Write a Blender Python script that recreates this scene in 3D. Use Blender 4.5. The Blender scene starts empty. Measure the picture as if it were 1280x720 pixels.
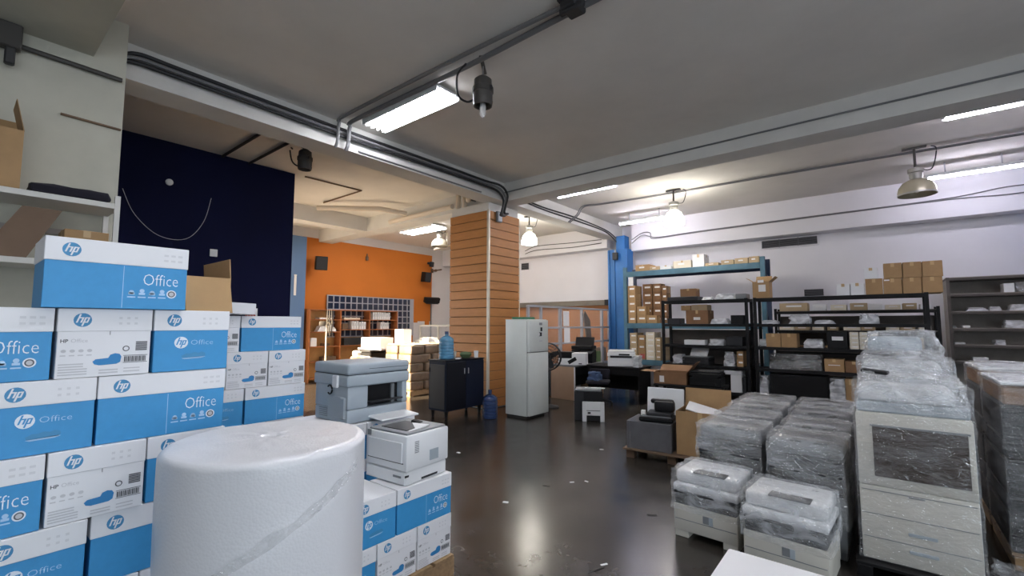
import bpy, bmesh, math, random
from mathutils import Vector, Matrix, Euler, noise
random.seed(7)
S = bpy.context.scene
COL = S.collection
R = math.radians

# ---------------------------------------------------------------- camera, world, sun, exposure
F, HOR, CAMZ = 570.0, 405.0, 1.65
PITCH = math.atan((HOR - 360) / F)
YAW = math.atan2((1100 - 640) * math.cos(PITCH), F)
cam = bpy.data.cameras.new('camera')
cam.sensor_width = 36.0
cam.lens = F / 1280 * 36.0
cam.clip_start = 0.05
camo = bpy.data.objects.new('camera', cam)
COL.objects.link(camo)
camo.location = (0, 0, CAMZ)
camo.rotation_euler = (math.pi / 2 + PITCH, 0, YAW)
S.camera = camo

world = bpy.data.worlds.new('world')
S.world = world
world.use_nodes = True
wn = world.node_tree
wn.nodes.clear()
wo = wn.nodes.new('ShaderNodeOutputWorld')
wb = wn.nodes.new('ShaderNodeBackground')
wb.inputs['Color'].default_value = (0.80, 0.90, 1.0, 1)
wb.inputs['Strength'].default_value = 3.3
wn.links.new(wb.outputs[0], wo.inputs[0])

sl = bpy.data.lights.new('sun', 'SUN')
sl.energy = 42.0
sl.color = (1.0, 0.78, 0.52)
sl.angle = R(0.6)
so = bpy.data.objects.new('sun', sl)
COL.objects.link(so)
so.rotation_euler = Vector((0.30, 1.0, -0.38)).to_track_quat('-Z', 'Y').to_euler()

def portal(loc, rot, sx, sy):
    l = bpy.data.lights.new('portal', 'AREA')
    l.shape = 'RECTANGLE'
    l.size, l.size_y = sx, sy
    l.cycles.is_portal = True
    o = bpy.data.objects.new('portal', l)
    COL.objects.link(o)
    o.location, o.rotation_euler = loc, rot
portal((5.55, -1.2, 1.75), (0, R(90), 0), 3.5, 7.2)  # unseen opening added in the right wall to let daylight in
portal((-10.85, 3.66, 1.5), (R(-90), 0, 0), 4.2, 3.0)

S.view_settings.view_transform = 'Standard'
S.view_settings.look = 'None'
S.view_settings.gamma = 1.0
S.view_settings.use_curve_mapping = False
S.view_settings.exposure = 0.18
TUBE, BELL = 46.0, 38.0

# pixel of the photograph -> point of the real plane it lies on
CR = Vector((math.cos(YAW), math.sin(YAW), 0))
CF = Vector((-math.sin(YAW) * math.cos(PITCH), math.cos(YAW) * math.cos(PITCH), math.sin(PITCH)))
CU = CR.cross(CF)
def on(px, py, ax, v):
    d = CF + CR * ((px - 640) / F) - CU * ((py - 360) / F)
    i = 'xyz'.index(ax)
    o = Vector((0, 0, CAMZ))
    return o + d * ((v - o[i]) / d[i])

# ---------------------------------------------------------------- materials
M = {}
def mat(name, col, rough=0.6, metal=0.0, spec=0.5, emit=None, estr=1.0, alpha=1.0, trans=0.0, nscale=0.0, nvar=0.0, bump=0.0, bscale=40.0, col2=None, coat=0.0, stretch=(1, 1, 1)):
    m = bpy.data.materials.new(name)
    m.use_nodes = True
    nt = m.node_tree
    b = nt.nodes['Principled BSDF']
    b.inputs['Base Color'].default_value = (*col, 1)
    b.inputs['Roughness'].default_value = rough
    b.inputs['Metallic'].default_value = metal
    b.inputs['Specular IOR Level'].default_value = spec
    b.inputs['Coat Weight'].default_value = coat
    if emit:
        b.inputs['Emission Color'].default_value = (*emit, 1)
        b.inputs['Emission Strength'].default_value = estr
    b.inputs['Alpha'].default_value = alpha
    b.inputs['Transmission Weight'].default_value = trans
    if nscale or bump:
        tc = nt.nodes.new('ShaderNodeTexCoord')
        mp = nt.nodes.new('ShaderNodeMapping')
        mp.inputs['Scale'].default_value = stretch
        nt.links.new(tc.outputs['Object'], mp.inputs['Vector'])
    if nscale:
        n = nt.nodes.new('ShaderNodeTexNoise')
        n.inputs['Scale'].default_value = nscale
        n.inputs['Detail'].default_value = 6
        n.inputs['Roughness'].default_value = 0.6
        nt.links.new(mp.outputs[0], n.inputs['Vector'])
        cr = nt.nodes.new('ShaderNodeValToRGB')
        c2 = col2 or tuple(c * (1 - nvar) for c in col)
        cr.color_ramp.elements[0].position = 0.32
        cr.color_ramp.elements[0].color = (*c2, 1)
        cr.color_ramp.elements[1].position = 0.62
        cr.color_ramp.elements[1].color = (*col, 1)
        nt.links.new(n.outputs['Fac'], cr.inputs[0])
        nt.links.new(cr.outputs[0], b.inputs['Base Color'])
    if bump:
        n2 = nt.nodes.new('ShaderNodeTexNoise')
        n2.inputs['Scale'].default_value = bscale
        n2.inputs['Detail'].default_value = 4
        nt.links.new(mp.outputs[0], n2.inputs['Vector'])
        bp = nt.nodes.new('ShaderNodeBump')
        bp.inputs['Strength'].default_value = bump
        bp.inputs['Distance'].default_value = 0.02
        nt.links.new(n2.outputs['Fac'], bp.inputs['Height'])
        nt.links.new(bp.outputs[0], b.inputs['Normal'])
    M[name] = m
    return m

mat('ceiling_paint', (0.76, 0.73, 0.68), 0.9, nscale=0.9, nvar=0.10, bump=0.05, bscale=60)
mat('beam_paint', (0.66, 0.65, 0.62), 0.85, nscale=1.5, nvar=0.10)
mat('wall_white', (0.78, 0.77, 0.80), 0.85, nscale=0.7, nvar=0.06)
mat('pier_white', (0.50, 0.49, 0.41), 0.85, nscale=1.3, nvar=0.16)
mat('wall_blue', (0.0035, 0.0055, 0.034), 0.85, spec=0.2, nscale=1.0, nvar=0.2)
mat('wall_orange', (0.58, 0.165, 0.014), 0.8, nscale=0.8, nvar=0.10)
mat('wall_peach', (0.50, 0.22, 0.09), 0.8, nscale=1.2, nvar=0.2)
mat('wall_pale', (0.70, 0.66, 0.64), 0.85)
mat('slat_wood', (0.42, 0.175, 0.045), 0.55, nscale=3.0, nvar=0.15, stretch=(1, 1, 8))
mat('slat_gap', (0.10, 0.05, 0.02), 0.8)
mat('strip_alu', (0.6, 0.55, 0.45), 0.4, 0.3)
mat('column_blue', (0.02, 0.15, 0.42), 0.5, nscale=2.0, nvar=0.2)
mat('steel_blue', (0.10, 0.19, 0.36), 0.6)
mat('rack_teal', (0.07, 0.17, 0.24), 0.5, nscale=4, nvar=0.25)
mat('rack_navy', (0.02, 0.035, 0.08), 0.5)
mat('rack_black', (0.006, 0.006, 0.007), 0.6, spec=.3)
mat('rack_brown', (0.09, 0.075, 0.065), 0.6, nscale=3, nvar=0.2)
mat('shelf_grey', (0.33, 0.30, 0.27), 0.7, nscale=4, nvar=0.2)
mat('shelf_white', (0.62, 0.61, 0.57), 0.5)
mat('card_white', (0.80, 0.80, 0.82), 0.55)
mat('card_blue', (0.042, 0.29, 0.60), 0.5, nscale=30, nvar=0.06)
mat('logo_blue', (0.05, 0.25, 0.48), 0.5)
mat('print_pale', (0.42, 0.62, 0.84), 0.5)
mat('print_white', (0.80, 0.85, 0.92), 0.5)
mat('print_grey', (0.56, 0.56, 0.58), 0.6)
mat('print_dark', (0.10, 0.10, 0.11), 0.6)
mat('print_faint', (0.68, 0.68, 0.70), 0.6)
mat('hole_blue', (0.03, 0.22, 0.50), 0.6)
mat('cardboard', (0.38, 0.235, 0.11), 0.8, nscale=5, nvar=0.14)
mat('cardboard_dark', (0.23, 0.12, 0.055), 0.8, nscale=5, nvar=0.2)
mat('cardboard_pale', (0.45, 0.34, 0.21), 0.8, nscale=5, nvar=0.1)
mat('cream_card', (0.72, 0.66, 0.54), 0.75)
mat('tape', (0.55, 0.38, 0.2), 0.25)
mat('label_white', (0.80, 0.80, 0.80), 0.6)
mat('plastic_white', (0.76, 0.77, 0.78), 0.4)
mat('plastic_offwhite', (0.55, 0.53, 0.47), 0.45)
mat('plastic_grey', (0.36, 0.41, 0.45), 0.45)
mat('plastic_midgrey', (0.20, 0.21, 0.22), 0.5)
mat('plastic_dark', (0.022, 0.023, 0.026), 0.5, spec=.35)
mat('plastic_black', (0.005, 0.005, 0.006), 0.5, spec=.3)
mat('crate_grey', (0.12, 0.12, 0.13), 0.6, nscale=6, nvar=0.2)
mat('paper', (0.85, 0.85, 0.86), 0.8)
mat('fridge', (0.66, 0.69, 0.66), 0.35, nscale=3, nvar=0.06)
mat('rubber', (0.02, 0.02, 0.02), 0.7)
mat('steel', (0.45, 0.45, 0.47), 0.35, 0.9)
mat('frame_grey', (0.38, 0.38, 0.41), 0.5)
mat('cab_navy', (0.004, 0.008, 0.022), 0.5, spec=.3)
mat('cab_sunlit_side', (0.04, 0.037, 0.037), 0.4)  # paler grey: sunlight on the cabinet's left face put into its colour
mat('cab_front', (0.003, 0.004, 0.008), 0.5, spec=.3)
mat('cable_black', (0.02, 0.02, 0.022), 0.6)
mat('pipe_grey', (0.16, 0.16, 0.165), 0.5)
mat('pipe_cream', (0.66, 0.58, 0.48), 0.6)
mat('lamp_brown', (0.055, 0.05, 0.045), 0.6)
mat('lamp_alu', (0.32, 0.31, 0.28), 0.4, 0.5)
mat('tube_light', (1, 1, 1), 0.4, emit=(0.93, 0.94, 1.0), estr=TUBE)
mat('tube_violet', (1, 1, 1), 0.4, emit=(0.86, 0.83, 1.0), estr=TUBE * 1.25)
mat('bell_lit', (1, 1, 1), 0.4, emit=(1.0, 0.95, 0.84), estr=BELL)
mat('bell_off', (0.50, 0.45, 0.33), 0.25, 0.25)
mat('glass_clear', (0.5, 0.53, 0.55), 0.05, alpha=0.10)
mat('bulb_glass', (0.95, 0.93, 0.90), 0.1, alpha=0.35)
mat('filament', (0.95, 0.95, 0.95), 0.2)
mat('pane_dark', (0.02, 0.025, 0.05), 0.1)
mat('water_blue', (0.10, 0.30, 0.48), 0.12, alpha=0.82)
mat('water_navy', (0.03, 0.06, 0.16), 0.15, alpha=0.85)
mat('green_plastic', (0.02, 0.16, 0.08), 0.4)
mat('green_dull', (0.10, 0.16, 0.07), 0.6)
mat('pallet_wood', (0.33, 0.21, 0.11), 0.8, nscale=6, nvar=0.3, stretch=(1, 6, 6))
mat('wood_red', (0.40, 0.13, 0.035), 0.5, nscale=3, nvar=0.2)
mat('wood_back', (0.50, 0.27, 0.09), 0.6, nscale=3, nvar=0.2)
mat('peach_board', (0.50, 0.34, 0.23), 0.6, nscale=3, nvar=0.1)
mat('dark_board', (0.16, 0.10, 0.06), 0.7, nscale=3, nvar=0.2)
mat('cavity_brown', (0.045, 0.032, 0.026), 0.35)
mat('black_cloth', (0.008, 0.007, 0.014), 0.95)
mat('jean_blue', (0.06, 0.10, 0.20), 0.9)
mat('foil_pack', (0.22, 0.155, 0.11), 0.35, nscale=6, nvar=0.4, bump=0.4, bscale=20)
mat('red_sign', (0.45, 0.10, 0.09), 0.6)
mat('vent_dark', (0.03, 0.03, 0.035), 0.6)
mat('vent_slat', (0.12, 0.12, 0.13), 0.5)
mat('ledge_grey', (0.20, 0.175, 0.14), 0.8, nscale=2, nvar=0.3)
mat('chrome_dark', (0.12, 0.12, 0.13), 0.3, 0.6)

mat('bounce_pavement', (0.55, 0.50, 0.43), 0.9, nscale=2, nvar=0.15)
def floor_mat():
    m = bpy.data.materials.new('concrete')
    m.use_nodes = True
    nt = m.node_tree
    b = nt.nodes['Principled BSDF']
    tc = nt.nodes.new('ShaderNodeTexCoord')
    def nz(sc, det=6, ro=0.6):
        n = nt.nodes.new('ShaderNodeTexNoise')
        n.inputs['Scale'].default_value = sc
        n.inputs['Detail'].default_value = det
        n.inputs['Roughness'].default_value = ro
        nt.links.new(tc.outputs['Object'], n.inputs['Vector'])
        return n
    a, s = nz(0.9), nz(3.5, 8, 0.7)
    cr = nt.nodes.new('ShaderNodeValToRGB')
    cr.color_ramp.elements[0].position = 0.3
    cr.color_ramp.elements[0].color = (0.014, 0.012, 0.010, 1)
    cr.color_ramp.elements[1].position = 0.7
    cr.color_ramp.elements[1].color = (0.055, 0.047, 0.040, 1)
    mx = nt.nodes.new('ShaderNodeMix')
    mx.inputs['Factor'].default_value = 0.4
    nt.links.new(a.outputs['Fac'], mx.inputs[2])
    nt.links.new(s.outputs['Fac'], mx.inputs[3])
    nt.links.new(mx.outputs[0], cr.inputs[0])
    nt.links.new(cr.outputs[0], b.inputs['Base Color'])
    r2 = nt.nodes.new('ShaderNodeValToRGB')
    r2.color_ramp.elements[0].color = (0.13, 0.13, 0.13, 1)
    r2.color_ramp.elements[1].color = (0.32, 0.32, 0.32, 1)
    nt.links.new(s.outputs['Fac'], r2.inputs[0])
    nt.links.new(r2.outputs[0], b.inputs['Roughness'])
    b.inputs['Specular IOR Level'].default_value = 0.33
    M['concrete'] = m
floor_mat()

def film_mat(name, lo, hi, col=(0.80, 0.82, 0.85), sc=5.0, rough=0.10, bump=0.8, stretch=(1, 1, 2.5), gloss=0.12):
    """thin clear plastic: transparent with a share of mirror gloss, milky where it is folded double"""
    m = bpy.data.materials.new(name)
    m.use_nodes = True
    nt = m.node_tree
    nt.nodes.clear()
    N, L = nt.nodes.new, nt.links.new
    out = N('ShaderNodeOutputMaterial')
    tr, gl, df = N('ShaderNodeBsdfTransparent'), N('ShaderNodeBsdfGlossy'), N('ShaderNodeBsdfDiffuse')
    gl.inputs['Roughness'].default_value = rough
    gl.inputs['Color'].default_value = (0.95, 0.95, 0.95, 1)
    df.inputs['Color'].default_value = (*col, 1)
    tc, mp = N('ShaderNodeTexCoord'), N('ShaderNodeMapping')
    mp.inputs['Scale'].default_value = stretch
    mp.inputs['Rotation'].default_value = (0.3, 0.5, 0.2)
    L(tc.outputs['Object'], mp.inputs['Vector'])
    n = N('ShaderNodeTexNoise')
    n.inputs['Scale'].default_value = sc
    n.inputs['Detail'].default_value = 5
    n.inputs['Distortion'].default_value = 0.8
    L(mp.outputs[0], n.inputs['Vector'])
    mr = N('ShaderNodeMapRange')
    for k_, v_ in (('From Min', 0.35), ('From Max', 0.70), ('To Min', lo), ('To Max', hi)): mr.inputs[k_].default_value = v_
    L(n.outputs['Fac'], mr.inputs['Value'])
    n2 = N('ShaderNodeTexNoise')
    n2.inputs['Scale'].default_value = sc * 2.4
    n2.inputs['Detail'].default_value = 3
    n2.inputs['Distortion'].default_value = 1.6
    L(mp.outputs[0], n2.inputs['Vector'])
    bp = N('ShaderNodeBump')
    bp.inputs['Strength'].default_value = bump
    bp.inputs['Distance'].default_value = 0.035
    L(n2.outputs['Fac'], bp.inputs['Height'])
    L(bp.outputs[0], gl.inputs['Normal'])
    m1, m2 = N('ShaderNodeMixShader'), N('ShaderNodeMixShader')
    m1.inputs[0].default_value = gloss
    L(tr.outputs[0], m1.inputs[1]); L(gl.outputs[0], m1.inputs[2])
    L(mr.outputs[0], m2.inputs[0]); L(m1.outputs[0], m2.inputs[1]); L(df.outputs[0], m2.inputs[2])
    L(m2.outputs[0], out.inputs['Surface'])
    M[name] = m
film_mat('film', 0.0, 0.30, rough=.05, gloss=.20)
film_mat('film_thick', 0.0, 0.44, rough=.06, gloss=.15)
film_mat('film_thin', 0.0, 0.12, sc=4.0, gloss=.10, rough=.05)
film_mat('film_stretch', 0.0, 0.20, sc=3.0, stretch=(1, 1, 7), rough=.06)
film_mat('film_tape', 0.08, 0.30, sc=22, gloss=.20, rough=.06, stretch=(1, 1, 1))
film_mat('bag', 0.35, 0.80, sc=5, bump=.6, rough=.15)

def bubble_mat():
    m = bpy.data.materials.new('bubble_wrap')
    m.use_nodes = True
    nt = m.node_tree
    b = nt.nodes['Principled BSDF']
    b.inputs['Base Color'].default_value = (0.70, 0.70, 0.72, 1)
    b.inputs['Roughness'].default_value = 0.28
    b.inputs['Subsurface Weight'].default_value = 0.25
    b.inputs['Subsurface Radius'].default_value = (0.05, 0.05, 0.05)
    b.inputs['Subsurface Scale'].default_value = 0.4
    tc = nt.nodes.new('ShaderNodeTexCoord')
    v = nt.nodes.new('ShaderNodeTexVoronoi')
    v.inputs['Scale'].default_value = 110
    nt.links.new(tc.outputs['Object'], v.inputs['Vector'])
    n = nt.nodes.new('ShaderNodeTexNoise')
    n.inputs['Scale'].default_value = 7
    n.inputs['Detail'].default_value = 4
    nt.links.new(tc.outputs['Object'], n.inputs['Vector'])
    b1 = nt.nodes.new('ShaderNodeBump')
    b1.inputs['Strength'].default_value = 0.12
    b1.inputs['Distance'].default_value = 0.006
    b1.invert = True
    nt.links.new(v.outputs['Distance'], b1.inputs['Height'])
    b2 = nt.nodes.new('ShaderNodeBump')
    b2.inputs['Strength'].default_value = 0.05
    b2.inputs['Distance'].default_value = 0.03
    nt.links.new(n.outputs['Fac'], b2.inputs['Height'])
    nt.links.new(b1.outputs[0], b2.inputs['Normal'])
    nt.links.new(b2.outputs[0], b.inputs['Normal'])
    M['bubble_wrap'] = m
bubble_mat()

# ---------------------------------------------------------------- builders
def link(name, me, parent=None, loc=(0, 0, 0), rot=(0, 0, 0)):
    o = bpy.data.objects.new(name, me)
    COL.objects.link(o)
    o.location, o.rotation_euler = loc, rot
    if parent: o.parent = parent
    return o

def finish(bm, name, m, smooth=False):
    me = bpy.data.meshes.new(name)
    bm.normal_update()
    bm.to_mesh(me)
    bm.free()
    for q in (m if isinstance(m, (list, tuple)) else [m]):
        me.materials.append(M[q])
    if smooth:
        for p in me.polygons: p.use_smooth = True
        me.set_sharp_from_angle(angle=R(40))
    return me

def tag(o, label=None, cat=None, group=None, kind=None):
    if label: o['label'] = label
    if cat: o['category'] = cat
    if group: o['group'] = group
    if kind: o['kind'] = kind
    return o

def thing(name, label, cat, loc=(0, 0, 0), rz=0, group=None, rot=None):
    o = bpy.data.objects.new(name, None)
    o.empty_display_size = 0.1
    COL.objects.link(o)
    o.location = loc
    o.rotation_euler = rot or (0, 0, rz)
    return tag(o, label, cat, group)

def bbox(bm, c, s, bev=0, seg=1):
    g = bmesh.ops.create_cube(bm, size=1.0)
    vs = g['verts']
    bmesh.ops.scale(bm, vec=s, verts=vs)
    bmesh.ops.translate(bm, vec=c, verts=vs)
    if bev:
        es = list({e for v in vs for e in v.link_edges})
        bmesh.ops.bevel(bm, geom=es, offset=bev, segments=seg, affect='EDGES', profile=0.5)
    return vs

_bx = {}
def boxme(s, m, bev=0, seg=1):
    k = (tuple(round(v, 4) for v in s), m, bev, seg)
    if k not in _bx:
        bm = bmesh.new()
        bbox(bm, (0, 0, s[2] / 2), s, bev, seg)
        _bx[k] = finish(bm, 'box', m, smooth=bool(bev and seg > 1))
    return _bx[k]

def part(name, parent, s, loc, m, bev=0, rot=(0, 0, 0), seg=1):
    """box part: loc is the centre of its bottom"""
    return link(name, boxme(s, m, bev, seg), parent, loc, rot)

def slab(name, label, cat, s, loc, m, rz=0, bev=0.002, group=None, rot=None):
    o = link(name, boxme(s, m, bev), None, loc, rot or (0, 0, rz))
    return tag(o, label, cat, group)

def struct(name, lo, hi, m, bev=0, parent=None):
    s = [hi[i] - lo[i] for i in range(3)]
    o = link(name, boxme(s, m, bev), parent, ((lo[0] + hi[0]) / 2, (lo[1] + hi[1]) / 2, lo[2]))
    if not parent: o['kind'] = 'structure'
    return o

def tube_bm(bm, pts, r, seg=8, cap=True):
    pts = [Vector(p) for p in pts]
    rings = []
    n = len(pts)
    up = Vector((0, 0, 1))
    for i, p in enumerate(pts):
        t = (pts[min(i + 1, n - 1)] - pts[max(i - 1, 0)]).normalized()
        a = t.cross(up)
        if a.length < 1e-3: a = t.cross(Vector((1, 0, 0)))
        a.normalize()
        b = a.cross(t)
        rr = r[i] if isinstance(r, (list, tuple)) else r
        rings.append([bm.verts.new(p + (a * math.cos(2 * math.pi * k / seg) + b * math.sin(2 * math.pi * k / seg)) * rr) for k in range(seg)])
    for i in range(n - 1):
        for k in range(seg):
            bm.faces.new((rings[i][k], rings[i][(k + 1) % seg], rings[i + 1][(k + 1) % seg], rings[i + 1][k]))
    if cap:
        bm.faces.new(list(reversed(rings[0])))
        bm.faces.new(rings[-1])

def tube(name, pts, r, m, parent=None, seg=8):
    bm = bmesh.new()
    tube_bm(bm, pts, r, seg)
    bmesh.ops.recalc_face_normals(bm, faces=bm.faces)
    return link(name, finish(bm, name, m, True), parent)

def smooth_pts(pts, n=6):
    P = [Vector(p) for p in pts]
    out = []
    for i in range(len(P) - 1):
        p0, p1, p2, p3 = P[max(i - 1, 0)], P[i], P[i + 1], P[min(i + 2, len(P) - 1)]
        for k in range(n):
            t = k / n
            out.append(0.5 * ((2 * p1) + (p2 - p0) * t + (2 * p0 - 5 * p1 + 4 * p2 - p3) * t * t + (3 * p1 - p0 - 3 * p2 + p3) * t ** 3))
    out.append(P[-1])
    return out

def lathe_bm(bm, prof, seg=24, cap0=True, cap1=True):
    rings = []
    for r, z in prof:
        rings.append([bm.verts.new((r * math.cos(2 * math.pi * k / seg), r * math.sin(2 * math.pi * k / seg), z)) for k in range(seg)])
    for i in range(len(prof) - 1):
        for k in range(seg):
            bm.faces.new((rings[i][k], rings[i][(k + 1) % seg], rings[i + 1][(k + 1) % seg], rings[i + 1][k]))
    if cap0: bm.faces.new(list(reversed(rings[0])))
    if cap1: bm.faces.new(rings[-1])

def lathe(name, prof, m, parent=None, loc=(0, 0, 0), rot=(0, 0, 0), seg=24, cap0=True, cap1=True):
    bm = bmesh.new()
    lathe_bm(bm, prof, seg, cap0, cap1)
    bmesh.ops.recalc_face_normals(bm, faces=bm.faces)
    return link(name, finish(bm, name, m, True), parent, loc, rot)

def poly_prism(name, outline, depth, m, parent=None, loc=(0, 0, 0), rot=(0, 0, 0), axis='y', bev=0):
    """outline in (u, z); extruded symmetrically along local axis"""
    bm = bmesh.new()
    f = lambda u, z, d: (u, d, z) if axis == 'y' else (d, u, z)
    a = [bm.verts.new(f(u, z, -depth / 2)) for u, z in outline]
    b = [bm.verts.new(f(u, z, depth / 2)) for u, z in outline]
    bm.faces.new(a)
    bm.faces.new(list(reversed(b)))
    n = len(outline)
    for i in range(n):
        bm.faces.new((a[i], b[i], b[(i + 1) % n], a[(i + 1) % n]))
    bmesh.ops.recalc_face_normals(bm, faces=bm.faces)
    if bev:
        bmesh.ops.bevel(bm, geom=bm.edges[:], offset=bev, segments=1, affect='EDGES')
    return link(name, finish(bm, name, m), parent, loc, rot)

# flat print: lists of polygons in (u, v); face '+x' (u->Y) or '-y' (u->X)
def print_me(polys, mats, face='+x'):
    bm = bmesh.new()
    for pl, mi in polys:
        vs = [bm.verts.new((0, u, v) if face == '+x' else (u, 0, v)) for u, v in pl]
        f = bm.faces.new(vs)
        f.material_index = mi
    bm.normal_update()
    want = Vector((1, 0, 0)) if face == '+x' else Vector((0, -1, 0))
    for f in bm.faces:
        if f.normal.dot(want) < 0: f.normal_flip()
    return finish(bm, 'print', mats)

def rc(u, v, w, h): return [(u, v), (u + w, v), (u + w, v + h), (u, v + h)]
def disc(u, v, r, n=18, ry=None):
    return [(u + r * math.cos(2 * math.pi * k / n), v + (ry or r) * math.sin(2 * math.pi * k / n)) for k in range(n)]

_tx = {}
def text_me(body, size, m, shear=0.0, face='+x', bold=0.0):
    k = (body, size, m, shear, face, bold)
    if k in _tx: return _tx[k]
    cu = bpy.data.curves.new('lettering', 'FONT')
    cu.body, cu.size, cu.shear, cu.resolution_u, cu.offset = body, size, shear, 2, bold
    o = bpy.data.objects.new('lettering', cu)
    COL.objects.link(o)
    bpy.context.view_layer.update()
    me = bpy.data.meshes.new_from_object(o.evaluated_get(bpy.context.evaluated_depsgraph_get()))
    bpy.data.objects.remove(o)
    bpy.data.curves.remove(cu)
    for v in me.vertices:
        x, y = v.co.x, v.co.y
        v.co = (0, x, y) if face == '+x' else (x, 0, y)
    me.materials.clear()
    me.materials.append(M[m])
    _tx[k] = me
    return me

def text_fit(body, w, h, m, face='+x', bold=0.0):
    k = ('fit', body, w, h, m, face, bold)
    if k in _tx: return _tx[k]
    me = text_me(body, .1, m, 0, face, bold).copy()
    i = 1 if face == '+x' else 0
    us = [v.co[i] for v in me.vertices]; vs = [v.co.z for v in me.vertices]
    for v in me.vertices:
        v.co[i] = (v.co[i] - min(us)) / (max(us) - min(us)) * w
        v.co.z = (v.co.z - min(vs)) / (max(vs) - min(vs)) * h
    _tx[k] = me
    return me

def hp_polys(u, v, r, d=0, l=1):
    s = 0.32
    q = lambda x0, x1, y0, y1: [(u + r * (x + s * y), v + r * y) for x, y in ((x0, y0), (x1, y0), (x1, y1), (x0, y1))]
    L = [q(-.62, -.42, -.38, .86), q(-.42, -.10, .24, .40), q(-.16, .04, -.38, .40),
         q(.12, .32, -.86, .40), q(.32, .62, .24, .40), q(.32, .62, -.38, -.22), q(.50, .68, -.38, .40)]
    return [(disc(u, v, r), d)], [(p, l) for p in L]

def logo(parent, x, u, v, r, dm, lm):
    a, b = hp_polys(u, v, r, 0, 0)
    k = ('hp', round(r, 4), dm, lm)
    if k not in _tx:
        a, b = hp_polys(0, 0, r, 0, 0)
        _tx[k] = (print_me(a, [dm]), print_me(b, [lm]))
    o = link('emblem', _tx[k][0], parent, (x, u, v))
    link('lettering', _tx[k][1], o, (0.0007, 0, 0))
    return o

# ---------------------------------------------------------------- room shell
struct('floor', (-13.2, 3.85, -0.2), (5.7, 12.5, 0), 'concrete')
struct('floor', (-8.7, -5.2, -0.2), (5.7, 3.85, 0), 'concrete')
struct('floor', (-15.0, -9.0, -0.25), (-8.7, 3.85, -0.02), 'bounce_pavement')  # unseen pale ground added outside the gateway to bounce sun onto the ceiling
struct('ceiling', (-8.7, -5.2, 4.47), (5.7, 12.5, 4.7), 'ceiling_paint')
struct('ceiling', (-13.2, 3.7, 4.47), (-8.7, 12.5, 4.7), 'ceiling_paint')
struct('wall_back', (-13.0, 12.3, 0), (5.5, 12.5, 4.47), 'wall_white')
struct('wall_front', (-8.7, -5.2, 0), (5.7, -5.0, 4.47), 'wall_white')
struct('wall_right', (5.5, 2.4, 0), (5.7, 12.5, 4.47), 'wall_white')
struct('wall_right', (5.5, -5.0, 0), (5.7, -4.8, 4.47), 'wall_white')
struct('wall_right', (5.5, -4.8, 3.5), (5.7, 2.4, 4.47), 'wall_white')
struct('wall_near_left', (-6.2, -5.0, 0), (-5.4, 0.93, 4.47), 'pier_white')
struct('wall_left', (-8.7, -5.0, 0), (-8.45, 3.98, 4.47), 'wall_blue')
struct('wall_far_left', (-13.2, 3.98, 0), (-13.0, 12.5, 4.47), 'wall_pale')
struct('trim_1', (-13.0, 3.7, 3.05), (-8.7, 3.98, 4.47), 'wall_pale')          # unseen lintel of the side gateway, set low to shade the framed screen
# orange coat on the far left wall, stepped at its lower right end
bm = bmesh.new()
for y0, y1, z0, z1 in ((6.42, 10.5, 0, 4.2), (10.5, 11.35, 1.75, 4.2)):
    bbox(bm, (-12.99, (y0 + y1) / 2, (z0 + z1) / 2), (0.02, y1 - y0, z1 - z0))
for y0, y1, z0 in ((11.05, 11.25, 1.62), (10.5, 10.7, 1.7)):
    bbox(bm, (-12.989, (y0 + y1) / 2, (z0 + 1.8) / 2), (0.018, y1 - y0, 1.8 - z0))
o = link('wall_orange', finish(bm, 'orange', 'wall_orange')); o['kind'] = 'structure'
struct('wall_lower_back', (-9.9, 12.27, 0), (-6.2, 12.3, 2.2), 'wall_peach')
# beams
struct('trim_2', (-6.15, -5.0, 4.1), (-5.75, 12.3, 4.47), 'beam_paint')
struct('trim_3', (-5.75, 6.9, 4.1), (5.5, 7.32, 4.47), 'beam_paint')
struct('trim_4', (-13.0, 6.9, 4.1), (-6.15, 7.32, 4.47), 'beam_paint')
struct('trim_5', (-10.9, 3.98, 4.1), (-10.5, 6.9, 4.47), 'beam_paint')
struct('trim_6', (-5.4, -0.5, 4.05), (5.5, 0.70, 4.47), 'pier_white')
struct('trim_7', (-5.3, 11.9, 3.68), (5.5, 12.3, 4.47), 'wall_white')
struct('trim_8', (-13.0, 11.9, 3.85), (-6.05, 12.3, 4.47), 'wall_white')
struct('trim_9', (-9.9, 12.08, 2.2), (-6.25, 12.27, 2.35), 'ledge_grey')
struct('trim_10', (-6.25, 12.08, 2.2), (-6.05, 12.27, 2.36), 'rack_black')
struct('trim_11', (-13.0, 5.85, 0), (-12.75, 6.42, 4.15), 'steel_blue')

# slat-clad column
cx0, cx1, cy0, cy1 = -7.1, -5.99, 6.70, 7.71
c = struct('column', (cx0 + .03, cy0 + .03, 0), (cx1 - .03, cy1 - .03, 4.1), 'beam_paint')
cc = Vector(((cx0 + cx1) / 2, (cy0 + cy1) / 2, 0))
bl = 0.178
for k in range(22):
    z = 0.02 + k * bl
    for s, loc in (((cx1 - cx0 - .02, .022, bl - .012), (-.0, cy0 + .011 - cc.y, z)), ((.022, cy1 - cy0 - .02, bl - .012), (cx1 - .011 - cc.x, 0, z))):
        part('slat', c, s, loc, 'slat_wood', 0.003)
part('backing', c, (cx1 - cx0 - .03, .008, 3.9), (0, cy0 + .026 - cc.y, 0.01), 'slat_gap')
part('backing', c, (.008, cy1 - cy0 - .03, 3.9), (cx1 - .026 - cc.x, 0, 0.01), 'slat_gap')
part('corner_strip', c, (.05, .05, 3.94), (cx1 - .012 - cc.x, cy0 + .012 - cc.y, 0.0), 'strip_alu', 0.004)
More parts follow.
